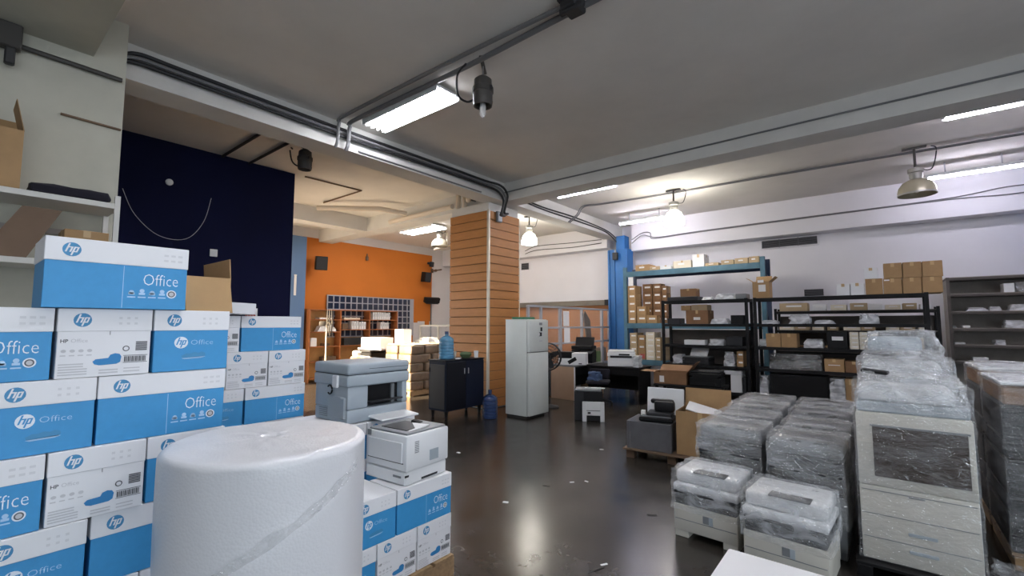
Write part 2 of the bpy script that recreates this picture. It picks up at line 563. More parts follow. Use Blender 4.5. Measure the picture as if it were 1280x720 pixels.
part('corner_strip', c, (.03, .03, 3.92), (cx1 - .012 - cc.x, cy1 - .012 - cc.y, 0.0), 'strip_alu', 0.004)

# blue steel columns
c = struct('column', (-5.88, 11.62, 0), (-5.30, 12.0, 3.72), 'column_blue', 0.004)
part('web', c, (.26, .30, .38), (0.06, 0.02, 3.72), 'column_blue', 0.004)
part('flange', c, (.05, .03, 3.7), (-0.10, -0.205, 0), 'column_blue', .003)
part('flange', c, (.05, .03, 3.7), (-0.26, -0.205, 0), 'column_blue', .003)
c = struct('column', (2.35, 11.55, 0), (2.8, 12.0, 4.4), 'column_blue', 0.004)

# grille window on the orange wall
wy0, wy1, wz0, wz1 = 7.2, 10.38, 1.25, 2.53
c = struct('window_1', (-12.975, wy0, wz0), (-12.93, wy1, wz1), 'pane_dark')
for k in range(17):
    part('mullion', c, (.03, .03 if k not in (16,) else .16, wz1 - wz0), (.03, -(wy1 - wy0) / 2 + (wy1 - wy0) * k / 16, 0), 'frame_grey')
for k in range(7):
    part('muntin', c, (.03, wy1 - wy0, .03), (.032, 0, (wz1 - wz0 - .03) * k / 6), 'frame_grey')

# ---------------------------------------------------------------- ceiling services
def cable(name, label, pts, r, m, cat='cable', sm=True):
    return tag(tube(name, smooth_pts(pts) if sm else pts, r, m), label, cat)

c = thing('cable_bundle', 'bundle of dark cables along the long concrete beam', 'cables', (-5.75, .93, 4.1))
for k, dz in enumerate((0, .05, .095)):
    P = [(-5.72, 0.93, 4.235 + dz * .3), (-5.70, 1.06, 4.27 + dz), (-5.69, 1.5, 4.265 + dz), (-5.69, 3.5, 4.25 + dz), (-5.69, 5.4, 4.26 + dz), (-5.67, 6.2, 4.25 + dz),
         (-5.62 + .04 * k, 6.55, 4.20 + dz), (-5.62 + .05 * k, 6.72, 4.05 + dz), (-5.70 + .05 * k, 6.76, 3.86 + dz), (-5.76 + .05 * k, 6.80, 3.80 + dz * .4), (-5.80 + .04 * k, 6.98, 3.83 + dz * .3)]
    tube('cable', smooth_pts([Vector(p) - Vector((-5.75, .93, 4.1)) for p in P]), .022, 'pipe_grey' if k == 1 else 'cable_black', c)
cable('conduit', 'thin conduit along the lower edge of the long beam', [(-5.735, 3.6, 4.13), (-5.735, 6.2, 4.13)], 0.014, 'pipe_grey', 'conduit', False)
c = thing('junction_box', 'grey switch box hanging at the top right of slatted column', 'junction box', (-5.955, 6.98, 3.72))
part('housing', c, (.05, .16, .22), (0, 0, 0), 'plastic_midgrey', .01)
part('cover', c, (.012, .12, .17), (.032, 0, .02), 'plastic_grey', .004)
# conduits over the ceiling to the cap lamp
for k, dy in enumerate((0, 0.16)):
    cable('conduit', ('outer' if k == 0 else 'inner') + ' of two dark conduits crossing the near ceiling bay',
          [(-5.70, 3.22 + dy, 4.07), (-5.66, 3.22 + dy, 4.12), (-5.64, 3.22 + dy, 4.2), (-5.58, 3.2 + dy, 4.38), (-5.4, 3.19 + dy, 4.425), (-3.4, 3.2 + dy * 1.1, 4.425), (-1.75, 3.24 + dy * .6, 4.425), (0.5, 3.27 + dy * .5, 4.425)], 0.022 + .006 * k, 'pipe_grey', 'conduit')
c = thing('junction_box', 'dark clamp box where the near ceiling conduits meet at top edge', 'junction box', (-1.95, 3.27, 4.36))
part('housing', c, (.16, .2, .1), (0, 0, 0), 'cable_black', .015)
part('clamp', c, (.24, .05, .06), (0.02, -.05, -.03), 'cable_black', .01)
part('bracket', c, (.05, .26, .03), (-.06, 0, .06), 'cable_black', .005)
cable('conduit', 'thin straight conduit fixed along the face of the cross beam', [(-5.74, 6.88, 4.27)] + [(-5.7 + i * .7, 6.878, 4.275 + .004 * math.sin(i)) for i in range(1, 16)], 0.013, 'pipe_grey', 'conduit', False)
for k in range(2):
    cable('conduit', ('first' if k == 0 else 'second') + ' of the paired conduits between the two bell lamps',
          [(-5.74, 9.3 + .07 * k, 4.10), (-5.5, 9.3 + .07 * k, 4.25), (-5.35, 9.32 + .07 * k, 4.43), (-4.9, 9.42 + .06 * k, 4.44), (-3.5, 9.55 + .05 * k, 4.44), (-1, 9.62 + .05 * k, 4.44), (1.0, 9.72 + .05 * k, 4.44), (3.5, 9.8 + .05 * k, 4.44)], 0.014, 'pipe_grey', 'conduit')
    cable('cable', ('left' if k == 0 else 'right') + ' dark cable lying on the beam past the slatted column',
          [(-5.735, 7.36, 4.30 - .05 * k), (-5.735, 8.2, 4.25 - .05 * k), (-5.73, 9.6, 4.27 - .07 * k), (-5.735, 11.2, 4.22 - .05 * k), (-5.55, 11.5, 4.0 - .1 * k)], 0.017, 'cable_black')
    cable('cable', ('upper' if k == 0 else 'lower') + ' thin wire strung across the white wall behind the column',
          [(-9.0, 11.88, 4.05 - .1 * k), (-8.5, 11.88, 4.16 - .13 * k), (-7.2, 11.88, 4.12 - .14 * k), (-6.2, 11.86, 4.1 - .1 * k)], 0.010, 'cable_black')
c = thing('cable_pair', 'pair of thin cables looping along the beam on the back wall', 'cables', (-5.2, 11.88, 3.9))
for k in range(2):
    P = [(-5.2, 11.7, 3.95 - .1 * k), (-4.95, 11.8, 4.12 - .06 * k), (-4.75, 11.87, 4.12 - .1 * k), (-4.6, 11.885, 3.98 - .03 * k), (-3.5, 11.885, 4.0 - .02 * k), (-1.5, 11.885, 4.02 - .02 * k), (1, 11.885, 4.04 - .02 * k), (1.9, 11.885, 4.12 - .14 * k), (2.4, 11.80, 4.08 - .1 * k)]
    tube('cable', smooth_pts([Vector(p) - Vector((-5.2, 11.88, 3.9)) for p in P]), .012, 'pipe_grey', c)
c = thing('junction_box', 'small black junction box among cables on blue column', 'junction box', (-5.62, 11.55, 3.42))
part('housing', c, (.14, .1, .2), (0, 0, 0), 'cable_black', .01)
part('gland', c, (.05, .05, .08), (0, 0, .2), 'plastic_grey', .01)
cable('conduit', 'old conduit running along the white pier under the soffit', [(-5.365, -.4, 3.93), (-5.365, .1, 3.915), (-5.365, .9, 3.90)], 0.022, 'lamp_brown', 'conduit', False)
cable('cable', 'stub of brown conduit lower on the stained white pier', [(-5.39, .52, 3.45), (-5.39, .92, 3.44)], 0.012, 'dark_board', 'conduit', False)
c = thing('junction_box', 'dark cable box at the top of pier in upper left corner', 'junction box', (-5.32, 0.17, 3.85))
part('housing', c, (.1, .18, .2), (0, 0, 0), 'lamp_brown', .01)
part('bracket', c, (.06, .06, .14), (0.02, .03, -.14), 'cable_black', .01)
# side bay pieces
for k in range(2):
    cable('conduit', ('nearer' if k == 0 else 'farther') + ' dark conduit on the dim ceiling above blue wall',
          [(-8.42, 2.75 + .42 * k, 4.44), (-6.2, 2.75 + .42 * k, 4.44)], 0.022, 'cable_black', 'conduit', False)
cable('conduit', 'brown conduit bent at right angle on the warm ceiling', [(-8.4, 4.15, 4.45), (-8.38, 5.35, 4.45), (-9.9, 5.35, 4.45)], 0.016, 'dark_board', 'conduit', False)
cable('drain_pipe', 'shorter cream drain pipe under the ceiling of orange room', [(-9.9, 5.2, 4.3), (-8.8, 6.1, 4.28), (-8.6, 6.7, 4.25)], 0.06, 'pipe_cream', 'pipe', False)
cable('drain_pipe', 'long cream drain pipe leading to the slatted column top', [(-9.3, 6.75, 4.16), (-8.3, 6.78, 4.18), (-7.15, 6.8, 4.2)], 0.055, 'pipe_cream', 'pipe', False)
for k in range(2):
    cable('riser_pipe', ('left' if k == 0 else 'right') + ' cream riser pipe standing above the slatted column', [(-6.96 + .2 * k, 6.80, 3.93), (-6.96 + .2 * k, 6.80, 4.44)], 0.05, 'pipe_cream', 'pipe', False)
c = thing('valve', 'round pale valve among the pipes above slatted column', 'valve', (-6.55, 6.70, 4.24))
lathe('body', [(.01, -.03), (.06, -.02), (.07, 0.02), (.03, .05)], 'pipe_cream', c, rot=(R(90), 0, 0))
tube('stem', [(0, 0, 0), (0, .22, 0)], .02, 'pipe_grey', c)

def tube_light(label, p, length, m, ntubes=1, width=.07, axis=0, z=4.3, group=None):
    c = thing('fluorescent_light', label, 'ceiling light', p, R(90) if axis else 0)
    part('batten', c, (length, width, .05), (0, 0, .06), 'plastic_white', .006)
    for s in (-1, 1): part('end_cap', c, (.03, width + .01, .07), (s * (length / 2 + .01), 0, .03), 'plastic_white', .004)
    for k in range(ntubes):
        yy = 0 if ntubes == 1 else (k - (ntubes - 1) / 2) * (width - .06) / (ntubes - 1)
        tube('lamp_tube', [(-length / 2, yy, .035), (length / 2, yy, .035)], .022, m, c, 10)
    part('hanger', c, (.02, .02, max(.02, 4.47 - p[2] - .11)), (-length * .3, 0, .11), 'steel')
    part('hanger', c, (.02, .02, max(.02, 4.47 - p[2] - .11)), (length * .3, 0, .11), 'steel')
    return c
# wide troffer: open tray with lamp tubes
def troffer(label, p, l, w, m):
    c = thing('fluorescent_light', label, 'ceiling light', p)
    part('tray', c, (l, w, .03), (0, 0, .05), 'plastic_white', .004)
    for s in (-1, 1): part('side_panel', c, (l, .012, .08), (0, s * w / 2, 0), 'plastic_white', .002)
    for s in (-1, 1):
        for k in range(4): part('louvre', c, (.03, .012, .07), (s * (l / 2 - .02), (k - 1.5) * w / 4, -.01), 'plastic_white')
    for k in range(4): tube('lamp_tube', [(-l / 2 + .04, (k - 1.5) * w / 4.4, .02), (l / 2 - .04, (k - 1.5) * w / 4.4, .02)], .024, m, c, 10)
    return c
troffer('lit wide fluorescent fitting beside the dark cap lamp', (-4.62, 3.60, 4.36), 1.5, .36, 'tube_light')
troffer('lit fluorescent fitting in the orange room ceiling behind column', (-10.3, 8.6, 4.36), 1.5, .55, 'tube_light')
tube_light('lit fluorescent tube hanging just behind the cross beam', (-4.40, 7.80, 4.22), 1.28, 'tube_violet')
tube_light('lit fluorescent tube partly hidden by the glowing bell lamp', (-4.46, 10.8, 4.18), 1.30, 'tube_violet')
tube_light('lit fluorescent tube at the right edge under the cross beam', (1.42, 7.85, 4.22), 1.30, 'tube_violet')
tube_light('lit fluorescent tube behind the dull unlit bell lamp', (1.36, 10.8, 4.18), 1.15, 'tube_violet')
troffer('added unseen wide fluorescent fitting straight above the viewer', (-1.3, 1.5, 4.36), 1.5, .36, 'tube_light')  # added out of view to brighten the roll top and near cartons
troffer('added unseen wide fluorescent fitting right of the near ceiling bay', (2.6, 3.6, 4.36), 1.5, .36, 'tube_light')  # extra fitting out of view, added to raise the light at right

tube_light('added unseen fluorescent tube right of the frame under the cross beam', (4.2, 7.85, 4.22), 1.3, 'tube_violet')  # added beyond the visible row to brighten the right ceiling
tube_light('added unseen fluorescent tube right of the frame near back wall', (4.2, 10.8, 4.18), 1.3, 'tube_violet')  # added beyond the visible row to brighten the back wall
def bell(label, p, lit, drop):
    """p: centre of the rim; drop: rim to ceiling"""
    c = thing('bell_lamp', label, 'pendant lamp', p)
    r, h = (.20, .30) if lit else (.24, .24)
    prof = [(r, 0), (r * 1.0, h * .2), (r * .93, h * .5), (r * .72, h * .8), (r * .42, h * .97), (.07, h)]
    lathe('shade', prof, 'bell_lit' if lit else 'bell_off', c, cap0=False, seg=32)
    if not lit:
        lathe('rim', [(r * .99, -.012), (r * 1.02, -.012), (r * 1.02, .012), (r * .99, .012)], 'lamp_alu', c, seg=32, cap0=False, cap1=False)
        lathe('bulb', [(.01, .02), (.05, .05), (.06, .1), (.03, .18)], 'bulb_glass', c)
    lathe('neck', [(.07, h - .01), (.085, h + .03), (.085, h + .1), (.10, h + .11), (.10, h + .17), (.05, h + .19)], 'lamp_alu', c)
    tube('stem', [(0, 0, h + .18), (0, 0, drop)], .018, 'lamp_brown', c)
    part('ceiling_plate', c, (.3, .08, .02), (0, 0, drop - .02), 'lamp_brown', .004)
    tube('flex', smooth_pts([(.09, 0, h + .14), (.2, 0, h + .15), (.26, 0, drop - .08), (.2, 0, drop - .02)]), .009, 'cable_black', c)
    return c
bell('glowing bell lamp hanging over the shelving in front of tube light', (-3.25, 9.45, 3.72), True, .74)
bell('glowing bell lamp hanging just right of the slatted column', (-7.0, 9.42, 3.72), True, .74)
bell('dull unlit bell lamp hanging at the upper right', (0.56, 9.55, 3.70), False, .76)
bell('dull unlit bell lamp hanging left of slatted column', (-10.2, 9.2, 3.98), False, .48)

def cap_lamp(label, p, shard):
    c = thing('cap_lamp', label, 'pendant lamp', p)
    lathe('housing', [(.10, 0), (.105, .02), (.105, .09), (.115, .10), (.115, .15), (.10, .16), (.095, .24), (.06, .27)], 'lamp_brown', c)
    lathe('reflector_ring', [(.085, -.05), (.10, -.05), (.108, .0), (.09, .0)], 'lamp_brown', c, cap0=False, cap1=False)
    for s in (-1, 1): part('latch', c, (.03, .03, .05), (s * .115, 0, .1), 'cable_black', .006)
    top = 4.46 - p[2]
    tube('stem', [(0, 0, .26), (0, 0, top)], .008, 'steel', c)
    part('ceiling_bracket', c, (.04, .34, .02), (0, 0, top - .02), 'lamp_brown', .003, rot=(0, 0, R(35)))
    if shard:
        tube('arc_tube', smooth_pts([(0, 0, -.02), (-.02, 0, -.08), (-.01, 0, -.13), (.02, 0, -.17)]), .008, 'filament', c)
        lathe('bulb', [(.03, 0), (.035, -.08), (.03, -.15), (.008, -.18)], 'bulb_glass', c)
    tube('flex', smooth_pts([(-.11, 0, .07), (-.22, -.02, .06), (-.32, -.06, .16), (-.27, -.12, .34), (-.10, -.16, top - .03)]), .012, 'cable_black', c)
    return c
cap_lamp('dark cap lamp with bare broken bulb near the wide tube fitting', (-3.22, 3.50, 4.04), True)
cap_lamp('dark cap lamp without shade over the blue wall', (-7.05, 3.47, 4.16), False)

c = thing('air_vent', 'long dark slotted air vent high on the back wall', 'vent', (-1.57, 12.285, 3.45))
part('backing', c, (1.14, .02, .20), (0, 0, 0), 'vent_dark')
for s in (-1, 1): part('frame', c, (.025, .04, .22), (s * .57, -.01, -.01), 'wall_white')
for s in (0, 1): part('frame', c, (1.16, .04, .02), (0, -.01, s * .2 - .01), 'wall_white')
for k in range(6): part('slat', c, (1.12, .02, .012), (0, -.02, .02 + k * .031), 'vent_slat', rot=(R(30), 0, 0))
for k in (-.19, .19): part('mullion', c, (.015, .03, .2), (k, -.02, 0), 'vent_slat')
def small_vent(label, x, z, w, h):
    c = thing('air_vent', label, 'vent', (x, 12.285, z))
    part('backing', c, (w, .02, h), (0, 0, 0), 'vent_dark')
    for k in range(4): part('slat', c, (w * .96, .02, .012), (0, -.015, .015 + k * (h - .03) / 3), 'vent_slat')
    for s in (-1, 1): part('frame', c, (.02, .03, h + .02), (s * w / 2, -.01, -.01), 'wall_white')
small_vent('small grey vent on the white wall right of slatted column', -9.3, 3.49, .34, .22)
p0, p1 = on(1005, 370, 'y', 12.28), on(1030, 361, 'y', 12.28)
small_vent('small dark vent on back wall above the black shelving', (p0.x + p1.x) / 2, p0.z, p1.x - p0.x, p1.z - p0.z)

# blue wall details
c = thing('wall_socket', 'white square socket plate on the dark blue wall', 'socket', (-8.44, 2.70, 2.75))
part('plate', c, (.02, .11, .12), (0, 0, 0), 'label_white', .006)
part('insert', c, (.006, .06, .06), (.012, 0, .03), 'plastic_white', .003)
c = thing('wall_sign', 'small red and white hazard sign low on the blue wall', 'sign', (-8.44, 3.32, 1.72))
part('plate', c, (.01, .19, .2), (0, 0, 0), 'label_white')
for k in range(4): part('stripe', c, (.004, .034, .17), (.006, -.064 + k * .043, .015), 'red_sign', rot=(R(18), 0, 0))
cable('wire', 'thin pale wire drooping across the dark blue wall', [(-8.42, 1.50, 3.60), (-8.40, 1.65, 3.25), (-8.40, 1.95, 2.98), (-8.40, 2.3, 2.98), (-8.40, 2.52, 3.28), (-8.42, 2.62, 3.7)], 0.004, 'print_grey', 'wire')
o = lathe('ceiling_rose', [(.05, 0), (.05, .02), (.03, .035)], 'label_white', None, (-8.44, 2.05, 3.83), (0, R(90), 0)); tag(o, 'small round white cap high on the dark blue wall', 'cap')
c = thing('wall_switch', 'tall narrow white fitting on the blue pilaster', 'switch', (-12.735, 6.12, 2.45))
part('body', c, (.03, .06, .55), (0, 0, 0), 'label_white', .005)
part('cap', c, (.04, .07, .04), (0, 0, .55), 'plastic_white', .005)

# ---------------------------------------------------------------- paper cartons
BW, BL, BH, LID = .283, .440, .258, .086
def carton_print(c, kind, w, xf):
    """print on the +X face, u along Y with 0 at the left edge"""
    off = -w / 2
    x = xf + .0012
    xl = xf + .0032
    z1 = BH - LID
    lid_logo_u = {'long': .165, 'end_white': .245, 'end_blue': .25}[kind]
    logo(c, xl, off + w * lid_logo_u, z1 + LID * .5, .026, 'logo_blue', 'card_white')
    pl = []
    for r_ in range(2):
        for k in range(3): pl.append((rc(.62 * w + k * .085 * w if kind != 'long' else .80 * w + k * .055 * w, LID * (.30 + .25 * r_), .035 * w, LID * .10), 0))
    link('lid_icons', print_me([([(u + off, v + z1) for u, v in p], m) for p, m in pl], ['print_faint']), c, (xl, 0, 0))
    if kind == 'long':
        link('lettering', text_fit('Office', w * .265, .046, 'print_white', bold=-.0012), c, (x, off + w * .655, z1 * .56))
        pl = [(rc(w * .51, 0.004, .002, z1 - .008), 0)]
        for k in range(4):
            u = w * (.575 + .075 * k)
            pl += [(rc(u - .010, z1 * .33, .020, z1 * .05), 0), (disc(u, z1 * .33 + .010 + .006 * (k % 2), .008), 0), (rc(u - .013, z1 * .26, .026, z1 * .03), 0)]
        link('icons', print_me([([(u + off, v) for u, v in p], m) for p, m in pl], ['print_pale']), c, (x, 0, 0))
        u = w * .873
        s = link('seal', print_me([(disc(u + off, z1 * .37, .017, 20), 0)], ['print_white']), c, (x, 0, 0))
        link('ring', print_me([(disc(u + off, z1 * .37, .0125, 20), 0), ], ['print_dark']), s, (.0005, 0, 0))
        link('centre', print_me([(disc(u + off, z1 * .37, .0085, 20), 0)], ['print_grey']), s, (.001, 0, 0))
    elif kind == 'end_white':
        link('lettering', text_fit('HP', w * .075, .013, 'print_dark', bold=.002), c, (x, off + w * .045, z1 * .76))
        link('lettering', text_fit('Office', w * .165, .014, 'print_grey'), c, (x, off + w * .145, z1 * .76))
        pl = []
        for k in range(4):
            pl += [(disc(w * (.08 + .085 * k), z1 * .58, .0075, 10, .006), 0), (rc(w * (.05 + .085 * k), z1 * .47, .015, .004), 0)]
        for k in range(5): pl.append((rc(w * .04, z1 * (.06 + .055 * k), w * (.28 if k < 3 else .24), .0045), 0))
        for k in range(2): pl.append((rc(w * .44, z1 * (.06 + .06 * k), w * .2, .005), 0))
        for k in range(2): pl.append((rc(w * .70, z1 * (.07 + .07 * k), w * .18, .004), 0))
        link('small_print', print_me([([(u + off, v) for u, v in p], m) for p, m in pl], ['print_grey']), c, (x, 0, 0))
        pl = [(rc(w * .82, z1 * .55 + k * .0062, w * .13, .0046), 0) for k in range(6)]
        for k in range(18): pl.append((rc(w * .70 + k * w * .0138, z1 * .30, w * (.008 if k % 3 else .0115), z1 * .12), 0))
        pl += [(rc(w * .69, z1 * .275, w * .27, .002), 0), (rc(w * .69, z1 * .435, w * .27, .002), 0)]
        link('barcode', print_me([([(u + off, v) for u, v in p], m) for p, m in pl], ['print_dark']), c, (x, 0, 0))
        s = link('seal', print_me([(disc(w * .715 + off, z1 * .60, .011, 18), 0)], ['print_dark']), c, (x, 0, 0))
        link('ring', print_me([(disc(w * .715 + off, z1 * .60, .0075, 18), 0)], ['card_white']), s, (.0006, 0, 0))
        h = [(.37, .33), (.39, .27), (.44, .245), (.62, .26), (.66, .30), (.67, .42), (.65, .48), (.60, .50), (.55, .47), (.53, .40), (.40, .38)]
        link('handle_hole', print_me([([(off + a * w, b * z1) for a, b in reversed(h)], 0)], ['hole_blue']), c, (x, 0, 0))
        link('notch', print_me([(rc(off + w * .53, z1 - .014, .002, .014), 0)], ['print_dark']), c, (x, 0, 0))
    else:
        logo(c, x, off + w * .35, z1 * .70, .025, 'print_white', 'card_blue')
        link('lettering', text_fit('Office', w * .30, .021, 'print_pale', bold=-.001), c, (x, off + w * .475, z1 * .64))
        h = [(.36, .37), (.38, .31), (.66, .33), (.68, .38), (.67, .43), (.62, .46), (.58, .43), (.53, .455), (.47, .42), (.42, .43)]
        link('handle_hole', print_me([([(off + a * w, b * z1) for a, b in h], 0)], ['logo_blue']), c, (x, 0, 0))
        h2 = [(.36, .31), (.40, .285), (.62, .30), (.68, .33), (.66, .345), (.38, .315)]
        link('handle_crease', print_me([([(off + a * w, b * z1) for a, b in h2], 0)], ['print_pale']), c, (x, 0, 0))
        link('notch', print_me([(rc(off + w * .53, z1 - .014, .002, .014), 0)], ['logo_blue']), c, (x, 0, 0))

def paper_carton(label, kind, x, y0, z, tilt=0.0, dx=0.0, plain=False):
    """front face in the plane x, left edge at y0"""
    w, d = (BL, BW) if kind == 'long' else (BW, BL)
    c = thing('paper_carton', label, 'carton', (x - d / 2 + dx, y0 + w / 2, z), tilt)
    part('body', c, (d - .006, w - .008, BH - LID + .01), (0, 0, 0), 'card_white' if kind == 'end_white' else 'card_blue', .0015)
    part('lid', c, (d - .001, w - .003, LID), (0, 0, BH - LID), 'card_white', .002)
    if not plain: carton_print(c, kind, w, d / 2 - .003)
    return c
Z = [.15 + .26 * k for k in range(8)]      # bottoms of the layers
X1 = -2.34
paper_carton('single blue paper carton lying alone on top of the left stack', 'long', X1 + .03, .208, Z[6])
paper_carton('long blue carton at left edge, second layer of left stack', 'long', X1, -.186, Z[5])
paper_carton('white carton end with barcode directly under the single top carton', 'end_white', X1, .258, Z[5], R(.3))
paper_carton('blue carton end with torn handle at right end of second layer', 'end_blue', X1, .546, Z[5])
paper_carton('blue carton end with torn handle, third layer at left edge', 'end_blue', X1, .100, Z[4])
paper_carton('long blue carton at right of third layer just above bubble wrap roll', 'long', X1 - .005, .385, Z[4])
paper_carton('long blue carton at left edge, fourth layer of left stack', 'long', X1 + .01, -.182, Z[3])
paper_carton('white carton end with barcode, fourth layer beside bubble wrap roll', 'end_white', X1 + .008, .264, Z[3], R(-.5))
paper_carton('carton mostly hidden behind bubble wrap roll, fourth layer', 'end_blue', X1, .549, Z[3])
paper_carton('blue carton end at left edge, fifth layer of left stack', 'end_blue', X1 + .015, .099, Z[2])
paper_carton('long blue carton half hidden by bubble wrap roll, fifth layer', 'long', X1 - .005, .392, Z[2])
paper_carton('long carton at left edge of the lowest visible layer', 'long', X1, -.18, Z[1])
paper_carton('white carton end at bottom left just left of the bubble wrap roll', 'end_white', X1, .264, Z[1])
paper_carton('carton hidden behind the roll in the lowest visible layer', 'end_blue', X1, .549, Z[1])
paper_carton('carton resting on the pallet at the far left bottom', 'end_blue', X1, .099, Z[0])
paper_carton('long carton resting on the pallet behind the bubble wrap roll', 'long', X1, .392, Z[0])
paper_carton('long carton filling the pallet corner below frame at left', 'long', X1, -.345, Z[0])
paper_carton('blue carton end outside the left frame edge, third layer', 'end_blue', X1, -.186, Z[4])
paper_carton('blue carton end outside the left frame edge, fifth layer', 'end_blue', X1 + .01, -.187, Z[2])
# rear stack
X2 = -3.60
paper_carton('top right blue carton of the rear stack in front of the blue wall', 'long', X2, 1.352, Z[5], plain=False)
paper_carton('white carton end at top left of rear stack, mostly hidden', 'end_white', X2, 1.064, Z[5])
paper_carton('left white barcode carton in the rear stack second layer', 'end_white', X2 + .01, 1.262, Z[4])
paper_carton('right white barcode carton in the rear stack second layer', 'end_white', X2 + .01, 1.548, Z[4])
paper_carton('right long blue carton in the rear stack third layer', 'long', X2 + .02, 1.39, Z[3])
paper_carton('left blue carton of rear stack third layer, mostly hidden', 'end_blue', X2 + .02, 1.10, Z[3])
paper_carton('white carton end in the rear stack fourth layer', 'end_white', X2 + .02, 1.545, Z[2])
paper_carton('white carton in rear stack fourth layer behind bubble roll', 'end_white', X2 + .02, 1.258, Z[2])
for k in (0, 1):
    paper_carton(('lowest' if k == 0 else 'second lowest') + ' long carton of the rear stack, hidden low', 'long', X2 + .02, 1.39, Z[k])
    paper_carton(('lowest' if k == 0 else 'second lowest') + ' end carton of the rear stack, hidden low', 'end_blue', X2 + .02, 1.10, Z[k])
# right pallet, two layers
X3 = -2.27
paper_carton('long blue carton under the white laser printer', 'long', X3, 1.742, Z[1])
paper_carton('blue carton end left of printer carton on the low pallet', 'end_blue', X3, 1.455, Z[1])
paper_carton('right white barcode carton at the pallet corner', 'end_white', X3, 1.900, Z[0])
paper_carton('left white barcode carton in bottom layer of low pallet', 'end_white', X3, 1.612, Z[0])
paper_carton('blue carton in bottom layer of low pallet beside the roll', 'end_blue', X3, 1.324, Z[0])
# stack carrying the grey copier, behind
X4 = -2.96
nm = ['lowest', 'second', 'topmost']
for k in range(3):
    paper_carton(nm[k] + ' right carton of the stack under the grey copier', 'long', X4, 1.99, Z[k])
    paper_carton(nm[k] + ' left carton of the stack under the grey copier', 'long', X4, 1.547, Z[k])
    paper_carton(nm[k] + ' rear right carton of the stack under the grey copier', 'long', X4 - .30, 1.99, Z[k], plain=True)
    paper_carton(nm[k] + ' rear left carton of the stack under the grey copier', 'long', X4 - .30, 1.547, Z[k], plain=True)

def pallet(label, x0, x1, y0, y1, h=.148, m='pallet_wood'):
    c = thing('pallet', label, 'pallet', ((x0 + x1) / 2, (y0 + y1) / 2, 0))
    w, d = x1 - x0, y1 - y0
    n = max(4, int(d / .16))
    for k in range(n): part('deck_board', c, (w, d / n - .025, .02), (0, -d / 2 + d / n * (k + .5), h - .02), m, .002)
    for s in (-1, 0, 1): part('stringer', c, (.09, d, h - .042), (s * (w / 2 - .05), 0, .02), m, .003)
    for s in (-1, 0, 1): part('base_board', c, (w, .1, .02), (0, s * (d / 2 - .06), 0), m, .002)
    return c
pallet('wooden pallet under the tall left stack of paper cartons', -3.36, X1, -.40, .86)
pallet('wooden pallet under the rear stack of paper cartons', -4.55, X2 + .03, 1.02, 1.86)
pallet('wooden pallet under the low cartons beside bubble wrap roll', -2.83, X3 + .02, 1.28, 2.20)
pallet('wooden pallet under the stack that carries the grey copier', -3.555, X4 + .02, 1.52, 2.46)
# loose white lid on the rear stack, tilted
c = thing('carton_lid', 'loose white carton lid lying tilted on top of rear stack', 'lid', (-3.70, 1.22, 1.726), R(-4), rot=(R(-2), 0, R(-4)))
part('top_panel', c, (.28, .42, .004), (0, 0, .075), 'card_white')
for s in (-1, 1): part('side_panel', c, (.004, .42, .075), (s * .14, 0, 0), 'card_white')
for s in (-1, 1): part('end_panel', c, (.28, .004, .075), (0, s * .21, 0), 'card_white')

def open_carton(name, label, s, loc, rz, m='cardboard', flaps=(50, 70, 120, 60), inner=True, t=.006):
    """open box with four hinged flaps; angles from the vertical outwards"""
    w, d, h = s
    c = thing(name, label, 'carton', loc, rz)
    part('bottom', c, (w, d, t), (0, 0, 0), m)
    for q in (-1, 1):
        part('side_panel', c, (w, t, h), (0, q * (d / 2 - t / 2), 0), m)
        part('end_panel', c, (t, d - 2 * t, h), (q * (w / 2 - t / 2), 0, 0), m)
    fl = min(d * .48, .25)
    fw = min(w * .48, .25)
    for q, a in ((-1, flaps[0]), (1, flaps[1])):
        if a is not None: part('flap', c, (w - .01, t * .7, fl), (0, q * d / 2, h), m, rot=(R(-q * a), 0, 0))
    for q, a in ((-1, flaps[2]), (1, flaps[3])):
        if a is not None: part('flap', c, (t * .7, d - .01, fw), (q * w / 2, 0, h), m, rot=(0, R(q * a), 0))
    return c
open_carton('cardboard_box', 'open brown cardboard box with raised flaps behind top paper carton', (.36, .195, .155), (-2.60, .756, 1.712), R(0), 'cardboard', (None, -4, None, 163))
open_carton('cardboard_box', 'open brown cardboard box on the top shelf at left edge', (.30, .50, .45), (-5.13, .045, 2.658), R(0), 'cardboard', (None, -12, 5, None))

# ---------------------------------------------------------------- shelf unit on the pier
c = thing('wall_shelf', 'pale metal shelf unit against the stained white pier', 'shelf', (-5.16, .32, 0))
SD = .42
for x in (-SD / 2, SD / 2):
    for y in (-.9, .535):
        part('post', c, (.035, .035, 2.72), (x, y, 0), 'shelf_white')
for z in (2.61, 2.10, 1.5, .9, .3):
    b = part('shelf_board', c, (SD + .02, 1.47, .045), (0, -.185, z), 'shelf_white', .003)
part('back_brace', c, (.012, 1.4, .05), (-SD / 2, -.2, 2.40), 'shelf_grey')
bm = bmesh.new()
random.seed(3)
bbox(bm, (0, 0, .035), (.24, .42, .07), .015, 2)
bmesh.ops.subdivide_edges(bm, edges=bm.edges[:], cuts=3, use_grid_fill=True)
for v in bm.verts:
    v.co += Vector((noise.noise(v.co * 22), noise.noise(v.co * 19 + Vector((5, 0, 0))), noise.noise(v.co * 25 + Vector((0, 9, 0))))) * .016
    v.co.z = max(v.co.z, 0)
o = link('folded_cloth', finish(bm, 'cloth', 'black_cloth', True), None, (-5.05, .575, 2.657), (0, 0, R(-1)))
o.scale = (1, 1.1, 1); tag(o, 'flat black folded cloth along the front of the top shelf', 'cloth')
